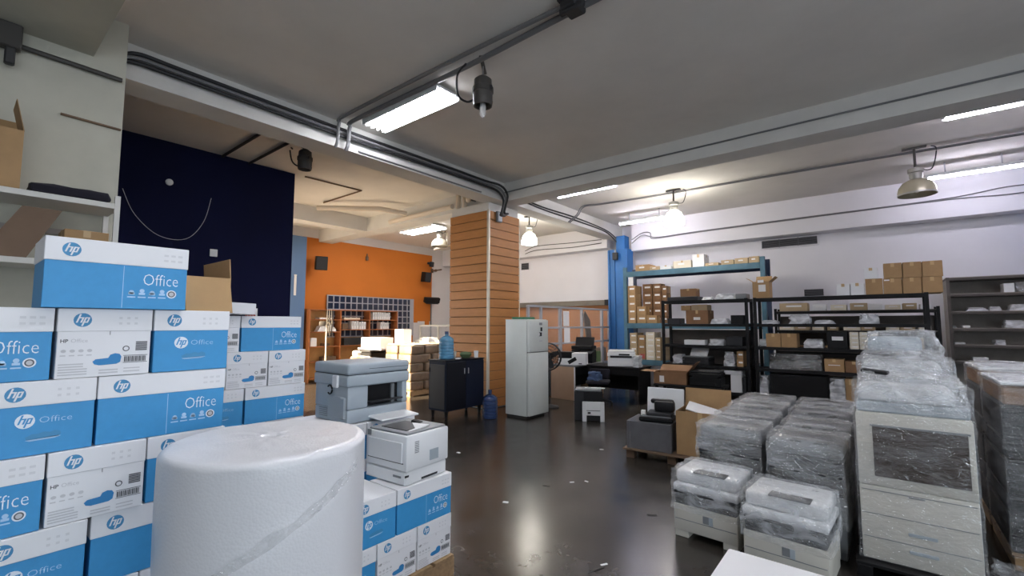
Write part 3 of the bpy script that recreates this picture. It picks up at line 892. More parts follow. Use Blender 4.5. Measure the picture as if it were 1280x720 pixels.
o = poly_prism('board', [(-.18, 0), (.06, 0), (.24, .40), (.02, .40)], .018, 'dark_board', None, (-5.00, .30, 2.150), (0, 0, 0), 'x')
o.rotation_euler = (0, R(-6), 0); tag(o, 'dark brown board leaning under the top shelf', 'board')
def carton(name, label, s, loc, m='cardboard', rz=0, tape=True, lab=None, front='-y', group=None, rot=None):
    """closed carton with tape, seam and, where seen, a label"""
    w, d, h = s
    c = thing(name, label, 'carton', loc, rz, group, rot)
    part('body', c, (w, d, h), (0, 0, 0), m, .004)
    if tape:
        part('tape', c, (.045, d + .004, .002), (0, 0, h - .001), 'tape')
        part('tape_tail', c, (.045, .002, h * .25), (0, -d / 2 - .001, h * .75), 'tape')
        part('tape_tail', c, (.002, .045, h * .22), (w / 2 + .001, 0, h * .78), 'tape')
    if lab:
        lx, lz, lw, lh = lab
        if front == '-y': part('shipping_label', c, (lw * w, .002, lh * h), ((lx - .5) * w, -d / 2 - .001, lz * h), 'label_white')
        else: part('shipping_label', c, (.002, lw * d, lh * h), (w / 2 + .001, (lx - .5) * d, lz * h), 'label_white')
    return c
carton('cardboard_box', 'small closed brown box under the right end of top shelf', (.30, .27, .26), (-5.15, .69, 2.147), 'cardboard', R(0), lab=(.3, .45, .25, .18), front='+x')

# ---------------------------------------------------------------- bubble wrap roll
rx, ry, rr, rh = -1.80, .795, .338, 1.225
c = thing('bubble_wrap_roll', 'big upright roll of white bubble wrap in the foreground', 'bubble wrap', (rx, ry, 0))
bm = bmesh.new()
seg, rows = 128, 44
A0, A1, ZA, ZB = R(280), R(395), .80, 1.17          # the loose outer edge climbs diagonally across the front
def edge_z(a):
    if a < R(180): a += 2 * math.pi
    return ZA + (ZB - ZA) * (a - A0) / (A1 - A0), a
SH = .024
prof = [(rr, rh * j / rows) for j in range(rows)] 
prof = [p for p in prof if p[1] < rh - SH - .005]
for k in range(7):
    t = math.pi / 2 * k / 6
    prof.append((rr - SH + SH * math.cos(t), rh - SH + SH * math.sin(t)))
for k in range(1, 30):
    r0 = (rr - SH) * (1 - k / 30) + .027 * (k / 30)
    prof.append((r0, rh + (.0035 if k % 2 else 0) + .006 * k / 30))
prof += [(.026, rh - .01), (.026, rh - .12)]
prev = None
for r0, z in prof:
    ring = []
    for k in range(seg):
        a = 2 * math.pi * k / seg
        r = r0
        zz = z
        if r0 > .2 and z < rh - .02:
            r += .004 * noise.noise(Vector((math.cos(a) * 2.2, math.sin(a) * 2.2, z * 2.5)))
            ez, aa = edge_z(a)
            if A0 < aa < A1:
                f_ = min(1, (aa - A0) / .3, (A1 - aa) / .3)
                r += f_ * .007 / (1 + math.exp((z - ez) * 120))
        elif r0 > .05:
            zz += .004 * noise.noise(Vector((math.cos(a) * 3, math.sin(a) * 3, r0 * 14)))
        ring.append(bm.verts.new((r * math.cos(a), r * math.sin(a), zz)))
    if prev:
        for k in range(seg): bm.faces.new((prev[k], prev[(k + 1) % seg], ring[(k + 1) % seg], ring[k]))
    prev = ring
bmesh.ops.recalc_face_normals(bm, faces=bm.faces)
me = finish(bm, 'wrap', 'bubble_wrap')
for p in me.polygons: p.use_smooth = True
link('wrap', me, c)
lathe('core', [(.0255, rh - .11), (.0255, rh - .006), (.021, rh - .006), (.021, rh - .11)], 'cardboard', c, cap0=False, cap1=False)
bm = bmesh.new()
n = 70
vs = []
for i in range(n + 1):
    a = A0 + .1 + (A1 - A0 - .2) * i / n
    ez, aa = edge_z(a)
    q = rr + .013
    row = []
    for s_ in range(7):
        t = s_ / 6
        w_ = .065 * (.55 + .45 * noise.noise(Vector((i * .13, 2, 0))))
        row.append(bm.verts.new(((q + .005 * noise.noise(Vector((i * .55, s_ * 1.3, 0)))) * math.cos(a), (q + .005 * noise.noise(Vector((i * .55, s_ * 1.3, 4)))) * math.sin(a), ez - .01 + (t - .2) * w_)))
    vs.append(row)
for i in range(n):
    for s_ in range(6): bm.faces.new((vs[i][s_], vs[i + 1][s_], vs[i + 1][s_ + 1], vs[i][s_ + 1]))
link('film_tail', finish(bm, 'tail', 'film_tape', True), c)

# ---------------------------------------------------------------- printers
def laser_printer(label, w, d, h, loc, rz, top='plastic_midgrey', body='plastic_white'):
    """front towards local -Y"""
    c = thing('laser_printer', label, 'printer', loc, rz)
    part('base', c, (w - .02, d - .02, h * .26), (0, 0, 0), body, .006)
    part('body', c, (w, d, h * .70), (0, 0, h * .27), body, .012, seg=2)
    part('top_deck', c, (w - .03, d - .03, .012), (0, 0, h * .97), top, .004)
    part('output_recess', c, (w * .62, d * .55, .006), (0, -.02, h * .97 + .010), 'plastic_dark', .002)
    o = link('output_tray', boxme((w * .55, d * .5, .008), 'plastic_white', .002), c, (0.03, -.03, h * .985), (R(4), R(-3), 0))
    part('paper_stop', c, (.07, .05, .02), (-.02, d * .26, h * .985), 'plastic_black', .005, rot=(0, R(14), R(20)))
    part('front_panel', c, (w * .82, .008, h * .40), (0, -d / 2 - .003, h * .43), body, .003)
    part('panel_gap', c, (w * .86, .003, .006), (0, -d / 2 - .001, h * .415), 'plastic_dark')
    part('cassette', c, (w * .94, .008, h * .24), (0, -d / 2 + .002, h * .015), body, .003)
    part('cassette_grip', c, (.07, .004, .012), (w * .3, -d / 2 - .004, h * .14), 'plastic_midgrey')
    part('badge', c, (.035, .003, .035), (-w * .40, -d / 2 - .002, h * .86), 'plastic_midgrey')
    for k in range(7): part('vent_slot', c, (.003, .035, .005), (w / 2 - .0005, -.10, h * (.60 + .035 * k)), 'plastic_midgrey')
    part('side_cover', c, (.003, .08, h * .22), (w / 2, .05, h * .36), 'plastic_grey', .001)
    part('side_handle', c, (.003, .14, .012), (w / 2 - .008, .02, h * .03), 'plastic_dark')
    part('badge', c, (.004, .03, .012), (w / 2 - .01, -d * .46, h * .16), 'plastic_dark')
    return c
laser_printer('white laser printer standing on the low blue cartons', .385, .37, .305, (-2.475, 1.975, .672), R(4))

# grey multifunction copier on the carton stack (front towards +X after rotation)
mx, my, mz = -3.22, 2.11, .932
c = thing('multifunction_copier', 'grey multifunction copier on a carton stack behind bubble wrap roll', 'copier', (mx, my, mz), R(90))
# local: front is -Y, left side (seen at left in the photograph) is -X
part('base', c, (.53, .45, .10), (0, 0, 0), 'plastic_grey', .012, seg=2)
part('left_tower', c, (.17, .45, .165), (-.18, 0, .10), 'plastic_grey', .012, seg=2)
part('right_tower', c, (.05, .45, .165), (.24, 0, .10), 'plastic_grey', .010, seg=2)
part('output_cavity', c, (.32, .38, .155), (.065, .03, .10), 'plastic_black')
part('inner_rib', c, (.03, .02, .15), (.16, -.17, .10), 'plastic_midgrey', .003)
part('rear_wall', c, (.53, .05, .165), (0, .20, .10), 'plastic_grey', .006)
part('output_tray', c, (.30, .34, .012), (.065, -.07, .115), 'plastic_dark', .003, rot=(R(-6), 0, 0))
part('scanner_bed', c, (.55, .48, .085), (0, 0, .262), 'plastic_grey', .016, seg=3)
part('lid_gap', c, (.53, .46, .004), (0, 0, .346), 'plastic_dark')
part('scanner_lid', c, (.55, .48, .080), (0, 0, .349), 'plastic_grey', .02, seg=3)
part('feeder_line', c, (.36, .003, .003), (.08, -.2405, .385), 'plastic_dark')
part('multipurpose_tray', c, (.34, .18, .014), (.08, -.305, .02), 'plastic_white', .006, rot=(R(4), 0, 0))
part('side_door', c, (.006, .22, .15), (-.266, -.07, .04), 'plastic_grey', .004)
part('side_latch', c, (.02, .07, .16), (-.268, -.17, .03), 'plastic_grey', .01)
part('hinge_block', c, (.02, .07, .09), (-.288, -.10, .255), 'plastic_white', .006)
tube('handle_ring', [(-.275, .0 + .032 * math.cos(R(a)), .232 + .032 * math.sin(R(a))) for a in range(40, 320, 18)], .006, 'plastic_black', c)
for k in range(5): part('vent_slot', c, (.004, .12, .005), (-.2655, .10, .03 + k * .014), 'plastic_midgrey')
slab('torn_cardboard', 'torn scrap of brown cardboard under the grey copier tray', 'cardboard', (.12, .20, .012), (-3.02, 1.70, .932), 'cardboard_dark', R(20))

# ---------------------------------------------------------------- wrapped machines
def film_shell(name, s, z0, m, parent, seed, amp=.008, taper=.04, cuts=15):
    w, d, h = s
    bm = bmesh.new()
    bmesh.ops.create_grid(bm, x_segments=1, y_segments=1, size=.5)
    bm.clear()
    g = bmesh.ops.create_cube(bm, size=1.0)
    bot = [f for f in bm.faces if f.normal.z < -.5]
    bmesh.ops.delete(bm, geom=bot, context='FACES_ONLY')
    bmesh.ops.subdivide_edges(bm, edges=bm.edges[:], cuts=cuts, use_grid_fill=True)
    for v in bm.verts:
        p = v.co.copy()
        k = 1 - taper * (p.z + .5)
        # round off the corners
        e = max(abs(p.x), abs(p.y))
        q = Vector((p.x * w * k, p.y * d * k, (p.z + .5) * h))
        cn = min(.5 - abs(p.x), .5 - abs(p.y))
        if abs(p.x) > .38 and abs(p.y) > .38: q.x *= .975; q.y *= .975
        if p.z > .45 and e > .38: q.z -= .012
        n1 = Vector((q.x * 9 + seed * 3.1, q.y * 9, q.z * 9))
        n2 = n1 * 2.4
        rg = 1 - abs(noise.noise(Vector((q.x * 14 + q.z * 9 + seed, q.y * 14 - q.z * 6, q.z * 11)))) * 3
        if rg > 0: q += Vector((p.x, p.y, max(p.z, 0) * .8)) * rg * amp * 1.6
        q += Vector((noise.noise(n1), noise.noise(n1 + Vector((7, 3, 1))), noise.noise(n1 + Vector((1, 9, 4))) * .8)) * amp
        q += Vector((noise.noise(n2), noise.noise(n2 + Vector((7, 3, 1))), noise.noise(n2 + Vector((1, 9, 4))))) * amp * .5
        q.z = max(q.z, 0)
        if not parent:
            q.z = min(max(q.z, .002), h)
            q.x = min(max(q.x, -w / 2), w / 2); q.y = min(max(q.y, -d / 2), d / 2)
        v.co = q
    return link(name, finish(bm, name, m, True), parent, (0, 0, z0))

def wrapped_mfp(label, w, d, h, loc, rz, seed, low=True, film='film', group=None):
    c = thing('wrapped_printer', label, 'printer', loc, rz, group)
    hb = h * (.49 if low else .55)
    # base with two front feet and a notch between them
    part('base', c, (w, d, hb - .05), (0, 0, .05), 'plastic_offwhite' if low else 'plastic_midgrey', .01, seg=2)
    for s in (-1, 1): part('foot', c, (w * .22, d * .96, .06), (s * w * .38, 0, 0), 'plastic_offwhite' if low else 'plastic_midgrey', .004)
    part('cassette_line', c, (w * .96, .003, .005), (0, -d / 2 - .0005, hb * .55), 'plastic_midgrey')
    part('cassette_grip', c, (.06, .006, .055), (w * .04, -d / 2 - .001, hb * .60), 'plastic_midgrey', .002)
    part('power_button', c, (.03, .006, .06), (w * .10, -d / 2 - .002, hb * .58), 'plastic_grey', .002)
    part('output_cavity', c, (w * .96, d * .94, h * .20), (0, .0, hb), 'plastic_black', .004)
    part('control_panel', c, (w * .96, .08, .02), (0, -d * .46, hb + h * .15), 'plastic_dark', .006, rot=(R(-28), 0, 0))
    z = hb + h * .19
    part('scanner_bed', c, (w * 1.02, d * .98, h * .12), (0, 0, z), 'plastic_dark' if not low else 'plastic_white', .015, seg=2)
    part('document_feeder', c, (w * .98, d * .90, h - z - h * .12), (0, .02, z + h * .12), 'plastic_midgrey' if not low else 'plastic_white', .03, seg=3)
    part('feeder_slot', c, (w * .5, .10, .012), (.03, -d * .30, h - .008), 'plastic_dark', .004)
    film_shell('plastic_film', (w * 1.08, d * 1.08, h * 1.04 - hb * (.86 if low else .5)), hb * (.86 if low else .5), film, c, seed)
    return c
wrapped_mfp('front white printer of left wrapped row, film over top half', .47, .42, .50, (-1.095, 3.90, 0), R(-3), 1, film='film_thick')
wrapped_mfp('front white printer of right wrapped row, just behind white box', .49, .44, .50, (-.545, 3.74, 0), R(-4), 2, film='film_thick')
od = ['second', 'third', 'fourth', 'rearmost']
for k, (x, y, h) in enumerate(((-1.04, 4.42, .77), (-1.05, 4.98, .77), (-1.06, 5.55, .78), (-1.07, 6.13, .78))):
    wrapped_mfp(od[k] + ' machine from the front in the left wrapped row', .50, .45, h, (x, y, 0), R(-2 + 2 * (k % 2)), 5 + k, False)
for k, (x, y, h) in enumerate(((-.482, 4.27, .77), (-.478, 4.85, .77), (-.49, 5.43, .79), (-.50, 6.03, .79))):
    wrapped_mfp(od[k] + ' machine from the front in the right wrapped row', .48, .45, h, (x, y, 0), R(-2 + 2 * (k % 2)), 15 + k, False)

# large floor copier
def big_copier(label, w, d, h, loc, rz, seed, film, bundle=False):
    c = thing('wrapped_copier', label, 'copier', loc, rz)
    part('cabinet', c, (w, d, h * .44), (0, 0, .0), 'plastic_offwhite', .012, seg=2)
    part('upper_body', c, (w, d, h * .44), (0, 0, h * .44), 'plastic_offwhite', .012, seg=2)
    part('output_cavity', c, (w * .80, .01, h * .30), (w * .05, -d / 2 - .001, h * .50), 'cavity_brown', .003)
    part('cavity_frame', c, (w * .84, .006, .012), (w * .05, -d / 2 - .004, h * .80), 'plastic_midgrey')
    for k in range(3): part('drawer_gap', c, (w * .96, .003, .005), (0, -d / 2 - .001, h * (.13 + .14 * k)), 'plastic_midgrey')
    for k in range(2): part('drawer_grip', c, (w * .24, .006, .022), (.02, -d / 2 - .003, h * (.08 + .10 * k)), 'plastic_grey', .003)
    part('status_bar', c, (w * .14, .004, .008), (0, -d / 2 - .003, h * .40), 'plastic_midgrey')
    part('scanner_bed', c, (w * .98, d * .92, h * .06), (0, .02, h * .88), 'plastic_grey', .01)
    part('document_feeder', c, (w * .86, d * .80, h * .09), (-.02, .04, h * .94), 'plastic_white', .03, seg=3)
    part('side_panel', c, (.006, d * .8, h * .7), (w / 2 + .003, 0, h * .1), 'plastic_grey', .002)
    film_shell('plastic_film', (w * 1.06, d * 1.09, h * 1.06), .01, film, c, seed, amp=.008, taper=.02, cuts=20)
    film_shell('film_hood', (w * 1.0, d * .96, h * .20), h * .905, 'film_thick', c, seed + 3, amp=.020, taper=.16, cuts=16)
    if bundle:
        part('spare_tray', c, (w * .62, d * .45, h * .10), (-.05, .06, h * 1.10), 'plastic_grey', .03, seg=2)
        film_shell('film_bundle', (w * .80, d * .6, h * .15), h * 1.08, 'film', c, seed + 9, amp=.03, taper=.14, cuts=8)
    return c
big_copier('large cream copier wrapped in clear film at front right', .575, .56, 1.08, (.125, 4.225, .105), R(0), 31, 'film_thin')
c = thing('pallet', 'dark low pallet under the large wrapped copier', 'pallet', (.125, 4.22, 0))
for k in range(5): part('deck_board', c, (.65, .12, .02), (0, -.29 + k * .145, .08), 'plastic_black', .002)
for s in (-1, 0, 1): part('stringer', c, (.08, .70, .058), (s * .28, 0, .021), 'plastic_black', .002)
for s in (-1, 1): part('base_board', c, (.65, .1, .02), (0, s * .29, 0), 'plastic_black', .002)
big_copier('second large wrapped copier behind, with a film bundle on top', .56, .56, 1.20, (.13, 4.95, .105), R(-1), 41, 'film', True)
pallet('low pallet under the second large wrapped copier', -.165, .42, 4.63, 5.27, .10)
c = thing('remote_control', 'small black slab with white lettering on the wrapped copier', 'remote', (-.045, 4.06, 1.312), 0, rot=(R(6), R(5), R(-12)))
part('body', c, (.15, .06, .022), (0, 0, 0), 'plastic_black', .006)
link('lettering', text_me('Satellite', .022, 'label_white', face='-y'), c, (-.065, -.0312, .004))

def wrapped_pallet(label, x0, x1, y0, y1, h, seed):
    c = thing('wrapped_load', label, 'pallet load', ((x0 + x1) / 2, (y0 + y1) / 2, 0))
    w, d = x1 - x0, y1 - y0
    for k in range(4): part('deck_board', c, (w, d / 4 - .03, .02), (0, -d / 2 + d / 4 * (k + .5), .09), 'pallet_wood')
    for s in (-1, 0, 1): part('stringer', c, (.08, d, .088), (s * (w / 2 - .05), 0, 0), 'pallet_wood')
    nl = 3
    lh = (h - .12) / nl
    for k in range(nl):
        for s in (-1, 1):
            part('machine_body', c, (w / 2 - .012, d - .01, lh * .62), (s * w / 4, 0, .112 + k * lh), 'plastic_black' if k < 2 else 'plastic_dark', .01)
            part('machine_top', c, (w / 2 - .03, d - .04, lh * .34), (s * w / 4, 0, .112 + k * lh + lh * .63), 'plastic_dark' if k < 2 else 'cardboard_dark', .012)
    part('top_sheet', c, (w * .98, d * .98, .02), (0, 0, h - .008), 'plastic_white', .004)
    film_shell('stretch_film', (w * 1.03, d * 1.03, h - .06), .08, 'film_stretch', c, seed, amp=.008, taper=.01, cuts=12)
    film_shell('top_film', (w * 1.0, d * 1.0, .05), h - .015, 'film_thick', c, seed + 1, amp=.012, taper=.06, cuts=8)
    return c
wrapped_pallet('dark pallet load in stretch film at right edge of the frame', .62, 1.55, 4.62, 5.42, 1.24, 51)
wrapped_pallet('second film-wrapped load behind the right edge load', .62, 1.55, 5.52, 6.3, 1.27, 57)
c = thing('film_scrap', 'crumpled clear film on the floor beside the copier pallet', 'plastic film', (.56, 4.25, 0))
film_shell('film', (.18, .4, .12), 0, 'film', c, 71, amp=.03, taper=.4, cuts=6)

# white carton in the bottom right corner
c = thing('white_carton', 'plain white carton top at the bottom edge of the frame', 'carton', (-.525 + .30, 2.056 - .35, 0))
part('body', c, (.60, .70, .745), (0, 0, 0), 'card_white', .01, seg=2)
part('tape', c, (.05, .60, .002), (.1, 0, .7452), 'label_white')
part('side_flap', c, (.50, .004, .20), (0, -.351, .52), 'card_white', .001)

# ---------------------------------------------------------------- fridge, cabinet, bottles
c = thing('refrigerator', 'tall off-white two-door refrigerator beside the slatted column', 'refrigerator', (-5.055, 6.72, 0))
part('cabinet', c, (.48, .58, 1.68), (-.03, 0, .045), 'fridge', .008, seg=2)
part('top_cap', c, (.50, .59, .02), (-.02, 0, 1.715), 'fridge', .004)
part('freezer_door', c, (.055, .585, .565), (.245, 0, 1.155), 'fridge', .012, seg=2)
d_ = part('fridge_door', c, (.055, .585, 1.09), (.245, 0, .055), 'fridge', .012, seg=2)
part('door_gasket', c, (.012, .56, 1.64), (.214, 0, .06), 'rubber')
part('plinth', c, (.44, .54, .045), (-.03, 0, 0), 'rubber')
for k, (y, z, w_, h_, m_) in enumerate(((.05, 1.63, .09, .045, 'plastic_midgrey'), (.07, 1.52, .055, .07, 'plastic_black'), (.04, 1.43, .08, .07, 'plastic_black'), (.05, 1.335, .10, .02, 'print_grey'))):
    part('fridge_magnet', c, (.006, w_, h_), (.275, y, z), m_, .002)
part('fridge_magnet', c, (.006, .05, .05), (.276, -.005, 1.44), 'label_white', .002)
c = thing('tray', 'green plastic tray lying on top of the refrigerator', 'tray', (-5.18, 6.78, 1.737))
part('base', c, (.26, .34, .02), (0, 0, 0), 'green_plastic', .006)
for s in (-1, 1): part('rim', c, (.27, .015, .04), (0, s * .17, 0), 'green_plastic', .005)
for s in (-1, 1): part('rim', c, (.015, .34, .04), (s * .13, 0, 0), 'green_plastic', .005)

def cyl_bottle(label, loc, m, ribs=5, cap='water_navy'):
    c = thing('water_bottle', label, 'bottle', loc)
    prof = [(.11, 0), (.13, .01)]
    for k in range(ribs):
        z = .03 + k * .28 / ribs
        prof += [(.135, z), (.135, z + .28 / ribs * .6), (.126, z + .28 / ribs * .75), (.126, z + .28 / ribs * .9)]
    prof += [(.135, .33), (.12, .37), (.06, .41), (.032, .42), (.03, .45)]
    lathe('body', prof, m, c)
    lathe('cap', [(.034, .445), (.034, .49), (.028, .495)], cap, c, cap0=True)
    return c
cyl_bottle('blue water jug standing on the floor beside the refrigerator', (-5.42, 6.12, 0), 'water_navy')
cyl_bottle('clear blue water jug standing on the navy cabinet', (-6.10, 5.70, 1.022), 'water_blue')

c = thing('metal_cabinet', 'dark navy two-door metal cabinet on short legs by column', 'cabinet', (-6.10, 5.97, 0))
W_, D_ = .44, .96
part('body', c, (W_, D_, .86), (0, 0, .14), 'cab_navy', .006)
part('top', c, (W_ + .03, D_ + .03, .022), (0, 0, .998), 'cab_front', .004)
for s in (-1, 1):
    d_ = part('door', c, (.02, D_ / 2 - .02, .82), (W_ / 2 + .008, s * D_ / 4, .16), 'cab_front' if s < 0 else 'cab_navy', .004)
    part('handle', d_, (.02, .012, .10), (.018, -s * (D_ / 4 - .05), .60), 'steel', .003)
part('side_panel', c, (W_ - .06, .01, .76), (0, -D_ / 2 - .004, .18), 'cab_sunlit_side', .003)
part('hinge', c, (.02, .02, .08), (-W_ / 2 + .03, -D_ / 2 - .012, .80), 'plastic_black', .003)
for sx in (-1, 1):
    for sy in (-1, 1):
        lathe('leg', [(.022, 0), (.04, .14)], 'plastic_black', c, (sx * (W_ / 2 - .05), sy * (D_ / 2 - .06), 0), seg=8)
c = thing('food_bowl', 'dull green bowl on the navy cabinet top', 'bowl', (-5.98, 6.07, 1.022))
lathe('bowl', [(.05, 0), (.09, .03), (.115, .08), (.105, .08), (.08, .03)], 'green_dull', c, cap1=True)
lathe('lid', [(.11, .08), (.09, .11), (.02, .12)], 'green_dull', c)
def cup(label, loc, m):
    c = thing('cup', label, 'cup', loc)
    lathe('body', [(.035, 0), (.042, .11), (.038, .11), (.033, .01)], m, c, seg=16)
    lathe('lid', [(.044, .108), (.044, .122), (.03, .126)], m, c, seg=16)
cup('white cup at the right end of the navy cabinet top', (-5.95, 6.32, 1.022), 'plastic_white')
cup('pale cup between the bowl and water jug on cabinet', (-6.16, 5.95, 1.022), 'plastic_offwhite')
o = link('tissue', boxme((.07, .12, .02), 'paper', .006), None, (-5.93, 5.83, 1.022), (0, 0, R(25))); tag(o, 'crumpled white tissue beside the jug on navy cabinet', 'tissue')

# pedestal fan builder
def fan(label, p, height, head_r, rz, tilt=0, m='plastic_dark', pole='plastic_dark', bm_='plastic_dark'):
    c = thing('pedestal_fan', label, 'fan', p, rz)
    lathe('base', [(.20, 0), (.20, .02), (.05, .045), (.03, .06)], bm_, c, seg=24)
    tube('pole', [(0, 0, .05), (0, 0, height - .05)], .016, pole, c)
    part('motor', c, (.13, .16, .13), (0, .10, height - .065), m, .03, seg=2)
    bm = bmesh.new()
    for q in (.0, -.10):
        for k, rr_ in enumerate((.3, .55, .8, 1.0)):
            pts = [(rr_ * head_r * math.cos(2 * math.pi * i / 24), q + (0 if rr_ == 1 else (.03 if q == 0 else -.03) * (1 - rr_)), rr_ * head_r * math.sin(2 * math.pi * i / 24)) for i in range(25)]
            tube_bm(bm, pts, .005 if rr_ < 1 else .009, 5, False)
        for i in range(24):
            a = 2 * math.pi * i / 24
            tube_bm(bm, [(.06 * math.cos(a), q + (.03 if q == 0 else -.03), .06 * math.sin(a)), (head_r * math.cos(a), q, head_r * math.sin(a))], .0035, 4, False)
    tube_bm(bm, [(head_r * math.cos(2 * math.pi * i / 24), -.05, head_r * math.sin(2 * math.pi * i / 24)) for i in range(25)], .012, 5, False)
    o = link('guard', finish(bm, 'guard', m, True), c, (0, -.02, height)); o['kind'] = 'stuff'
    for k in range(4):
        a = math.pi / 2 * k + .4
        bm = bmesh.new()
        pts = [(.05, -.08), (.45, -.22), (.88, -.16), (.9, .1), (.5, .2), (.05, .08)]
        va = [bm.verts.new((head_r * (x_ * math.cos(a) - y_ * math.sin(a)), -.05 + .12 * y_, head_r * (x_ * math.sin(a) + y_ * math.cos(a)))) for x_, y_ in pts]
        vb = [bm.verts.new(v.co + Vector((0, .004, 0))) for v in va]
        bm.faces.new(va); bm.faces.new(list(reversed(vb)))
        for i in range(6): bm.faces.new((va[i], vb[i], vb[(i + 1) % 6], va[(i + 1) % 6]))
        bmesh.ops.recalc_face_normals(bm, faces=bm.faces)
        link('blade', finish(bm, 'blade', m), c, (0, -.02, height))
    lathe('hub', [(.05, -.03), (.06, 0), (.05, .05)], m, c, (0, -.05, height), (R(90), 0, 0))
    return c
fan('black pedestal fan half hidden behind the refrigerator', (-5.22, 7.66, 0), 1.0, .27, R(20))
fan('pedestal fan with pale pole in front of the orange bookcase', (-11.4, 6.35, 0), 1.66, .37, R(150), pole='cream_card', m='lamp_brown')

# ---------------------------------------------------------------- partition, desks, chair
c = thing('metal_partition', 'grey metal frame partition with glass between column and back wall', 'partition', (-5.93, 10.0, 0))
ys = [on(p, 400, 'x', -5.93).y - 10.0 for p in (660, 676, 700, 727, 752)] + [1.7]
for k, y in enumerate(ys): part('post', c, (.06, .09 if k in (2, 4) else .06, 2.06), (0, y, 0), 'frame_grey', .004)
for z in (2.02, 1.54, 1.17, .60): part('rail', c, (.05, ys[-1] - ys[0], .045), (0, (ys[0] + ys[-1]) / 2, z), 'frame_grey', .003)
part('glass_pane', c, (.008, ys[-1] - ys[0], 1.40), (0, (ys[0] + ys[-1]) / 2, .62), 'glass_clear')
part('kick_panel', c, (.03, ys[-1] - ys[0], .58), (0, (ys[0] + ys[-1]) / 2, .02), 'frame_grey')
for k, (pp, z) in enumerate(((708, 1.60), (709, 1.20))):
    y = on(pp, 400, 'x', -5.89).y
    slab('notice', ('upper' if k == 0 else 'lower') + ' white paper notice taped on the metal partition', 'notice', (.004, .26, .36), (-5.895, y, z), 'paper', bev=0)
o = poly_prism('wood_board', [(-.10, 0), (.14, 0), (.05, .75), (-.22, 1.0), (-.30, .9)], .03, 'dark_board', None, (-6.25, 11.15, 1.0), axis='x'); tag(o, 'dark jagged board leaning behind the metal partition', 'board')
slab('side_table', 'low bench behind the partition carrying the dark board', 'bench', (.35, 1.2, 1.0), (-6.25, 11.2, 0), 'peach_board')

DT = .75
c = thing('office_desk', 'black office desk with tan side panel beside the refrigerator', 'desk', (-5.52, 9.30, 0))
part('desktop', c, (.64, 1.36, .035), (0, 0, DT - .035), 'plastic_midgrey', .004)
part('side_panel', c, (.60, .03, DT - .035), (0, -.655, 0), 'peach_board', .002)
part('side_panel', c, (.60, .03, DT - .035), (0, .655, 0), 'peach_board', .002)
part('modesty_panel', c, (.02, 1.26, .40), (.24, 0, .30), 'plastic_black')
part('drawer_front', c, (.03, 1.28, .17), (.30, 0, DT - .22), 'plastic_black', .003)
part('edge_strip', c, (.02, .034, DT - .04), (.305, -.655, 0), 'plastic_white', .002)
c = thing('office_desk', 'black work table carrying the white multifunction printer', 'desk', (-4.50, 9.32, 0))
part('tabletop', c, (1.22, .66, .035), (0, 0, DT - .035), 'plastic_black', .004)
for sx in (-1, 1):
    part('leg_panel', c, (.03, .60, DT - .035), (sx * .58, 0, 0), 'plastic_black', .003)
part('back_panel', c, (1.12, .02, .5), (0, .28, .2), 'plastic_black')
part('apron', c, (1.12, .02, .14), (0, -.30, DT - .175), 'plastic_black')

def mfp_small(label, s, loc, rz, body='plastic_white', lid='plastic_white', band='plastic_dark'):
    w, d, h = s
    c = thing('desktop_printer', label, 'printer', loc, rz)
    part('base', c, (w, d, h * .55), (0, 0, 0), body, .008)
    part('output_slot', c, (w * .8, .02, h * .14), (0, -d / 2 + .006, h * .52), band)
    part('scanner', c, (w * 1.02, d, h * .25), (0, 0, h * .60), body, .01)
    part('lid', c, (w * .98, d * .9, h * .13), (0, .01, h * .86), lid, .012)
    part('panel', c, (w * .4, .01, h * .10), (w * .12, -d / 2 - .004, h * .68), band, .002)
    part('tray', c, (w * .7, .01, h * .18), (0, -d / 2 - .003, h * .08), body, .002)
    return c
mfp_small('white multifunction printer on the black work table', (.56, .42, .34), (-4.42, 9.30, DT), R(22))
for k in range(2): pass
c = thing('desktop_printer', 'white printer with missing cover at front of black desk', 'printer', (-5.43, 8.90, DT), R(20))
part('left_block', c, (.30, .36, .14), (-.12, 0, 0), 'plastic_white', .008)
part('right_block', c, (.30, .36, .26), (.18, 0, 0), 'plastic_white', .008)
part('gap', c, (.20, .02, .08), (.06, -.176, .06), 'plastic_black', .004, rot=(0, R(-30), 0))
part('badge', c, (.07, .004, .02), (.22, -.182, .02), 'plastic_black')
part('top_unit', c, (.30, .34, .14), (-.12, 0, .142), 'plastic_black', .01)
c = thing('desktop_printer', 'black inkjet printer with open lid on the desk rear', 'printer', (-5.47, 9.50, DT), R(12))
part('base', c, (.50, .34, .30), (0, 0, 0), 'plastic_black', .01)
part('scanner', c, (.50, .36, .08), (0, 0, .31), 'plastic_black', .01)
part('lid', c, (.46, .02, .22), (-.02, .12, .38), 'plastic_black', .006, rot=(R(-20), 0, R(0)))
part('tray', c, (.3, .22, .02), (.12, -.22, .24), 'plastic_dark', .004, rot=(R(14), 0, 0))
o = film_shell('plastic_bag', (.13, .20, .20), 0, 'bag', None, 83, .03, .3, 6); o.location = (-5.765, 9.22, DT + .002); tag(o, 'small white plastic bag at the left of black desk', 'bag')
slab('plastic_basket', 'olive tray behind the printers on the black desk', 'tray', (.3, .20, .26), (-5.42, 9.86, DT), 'green_dull', 0, .01)
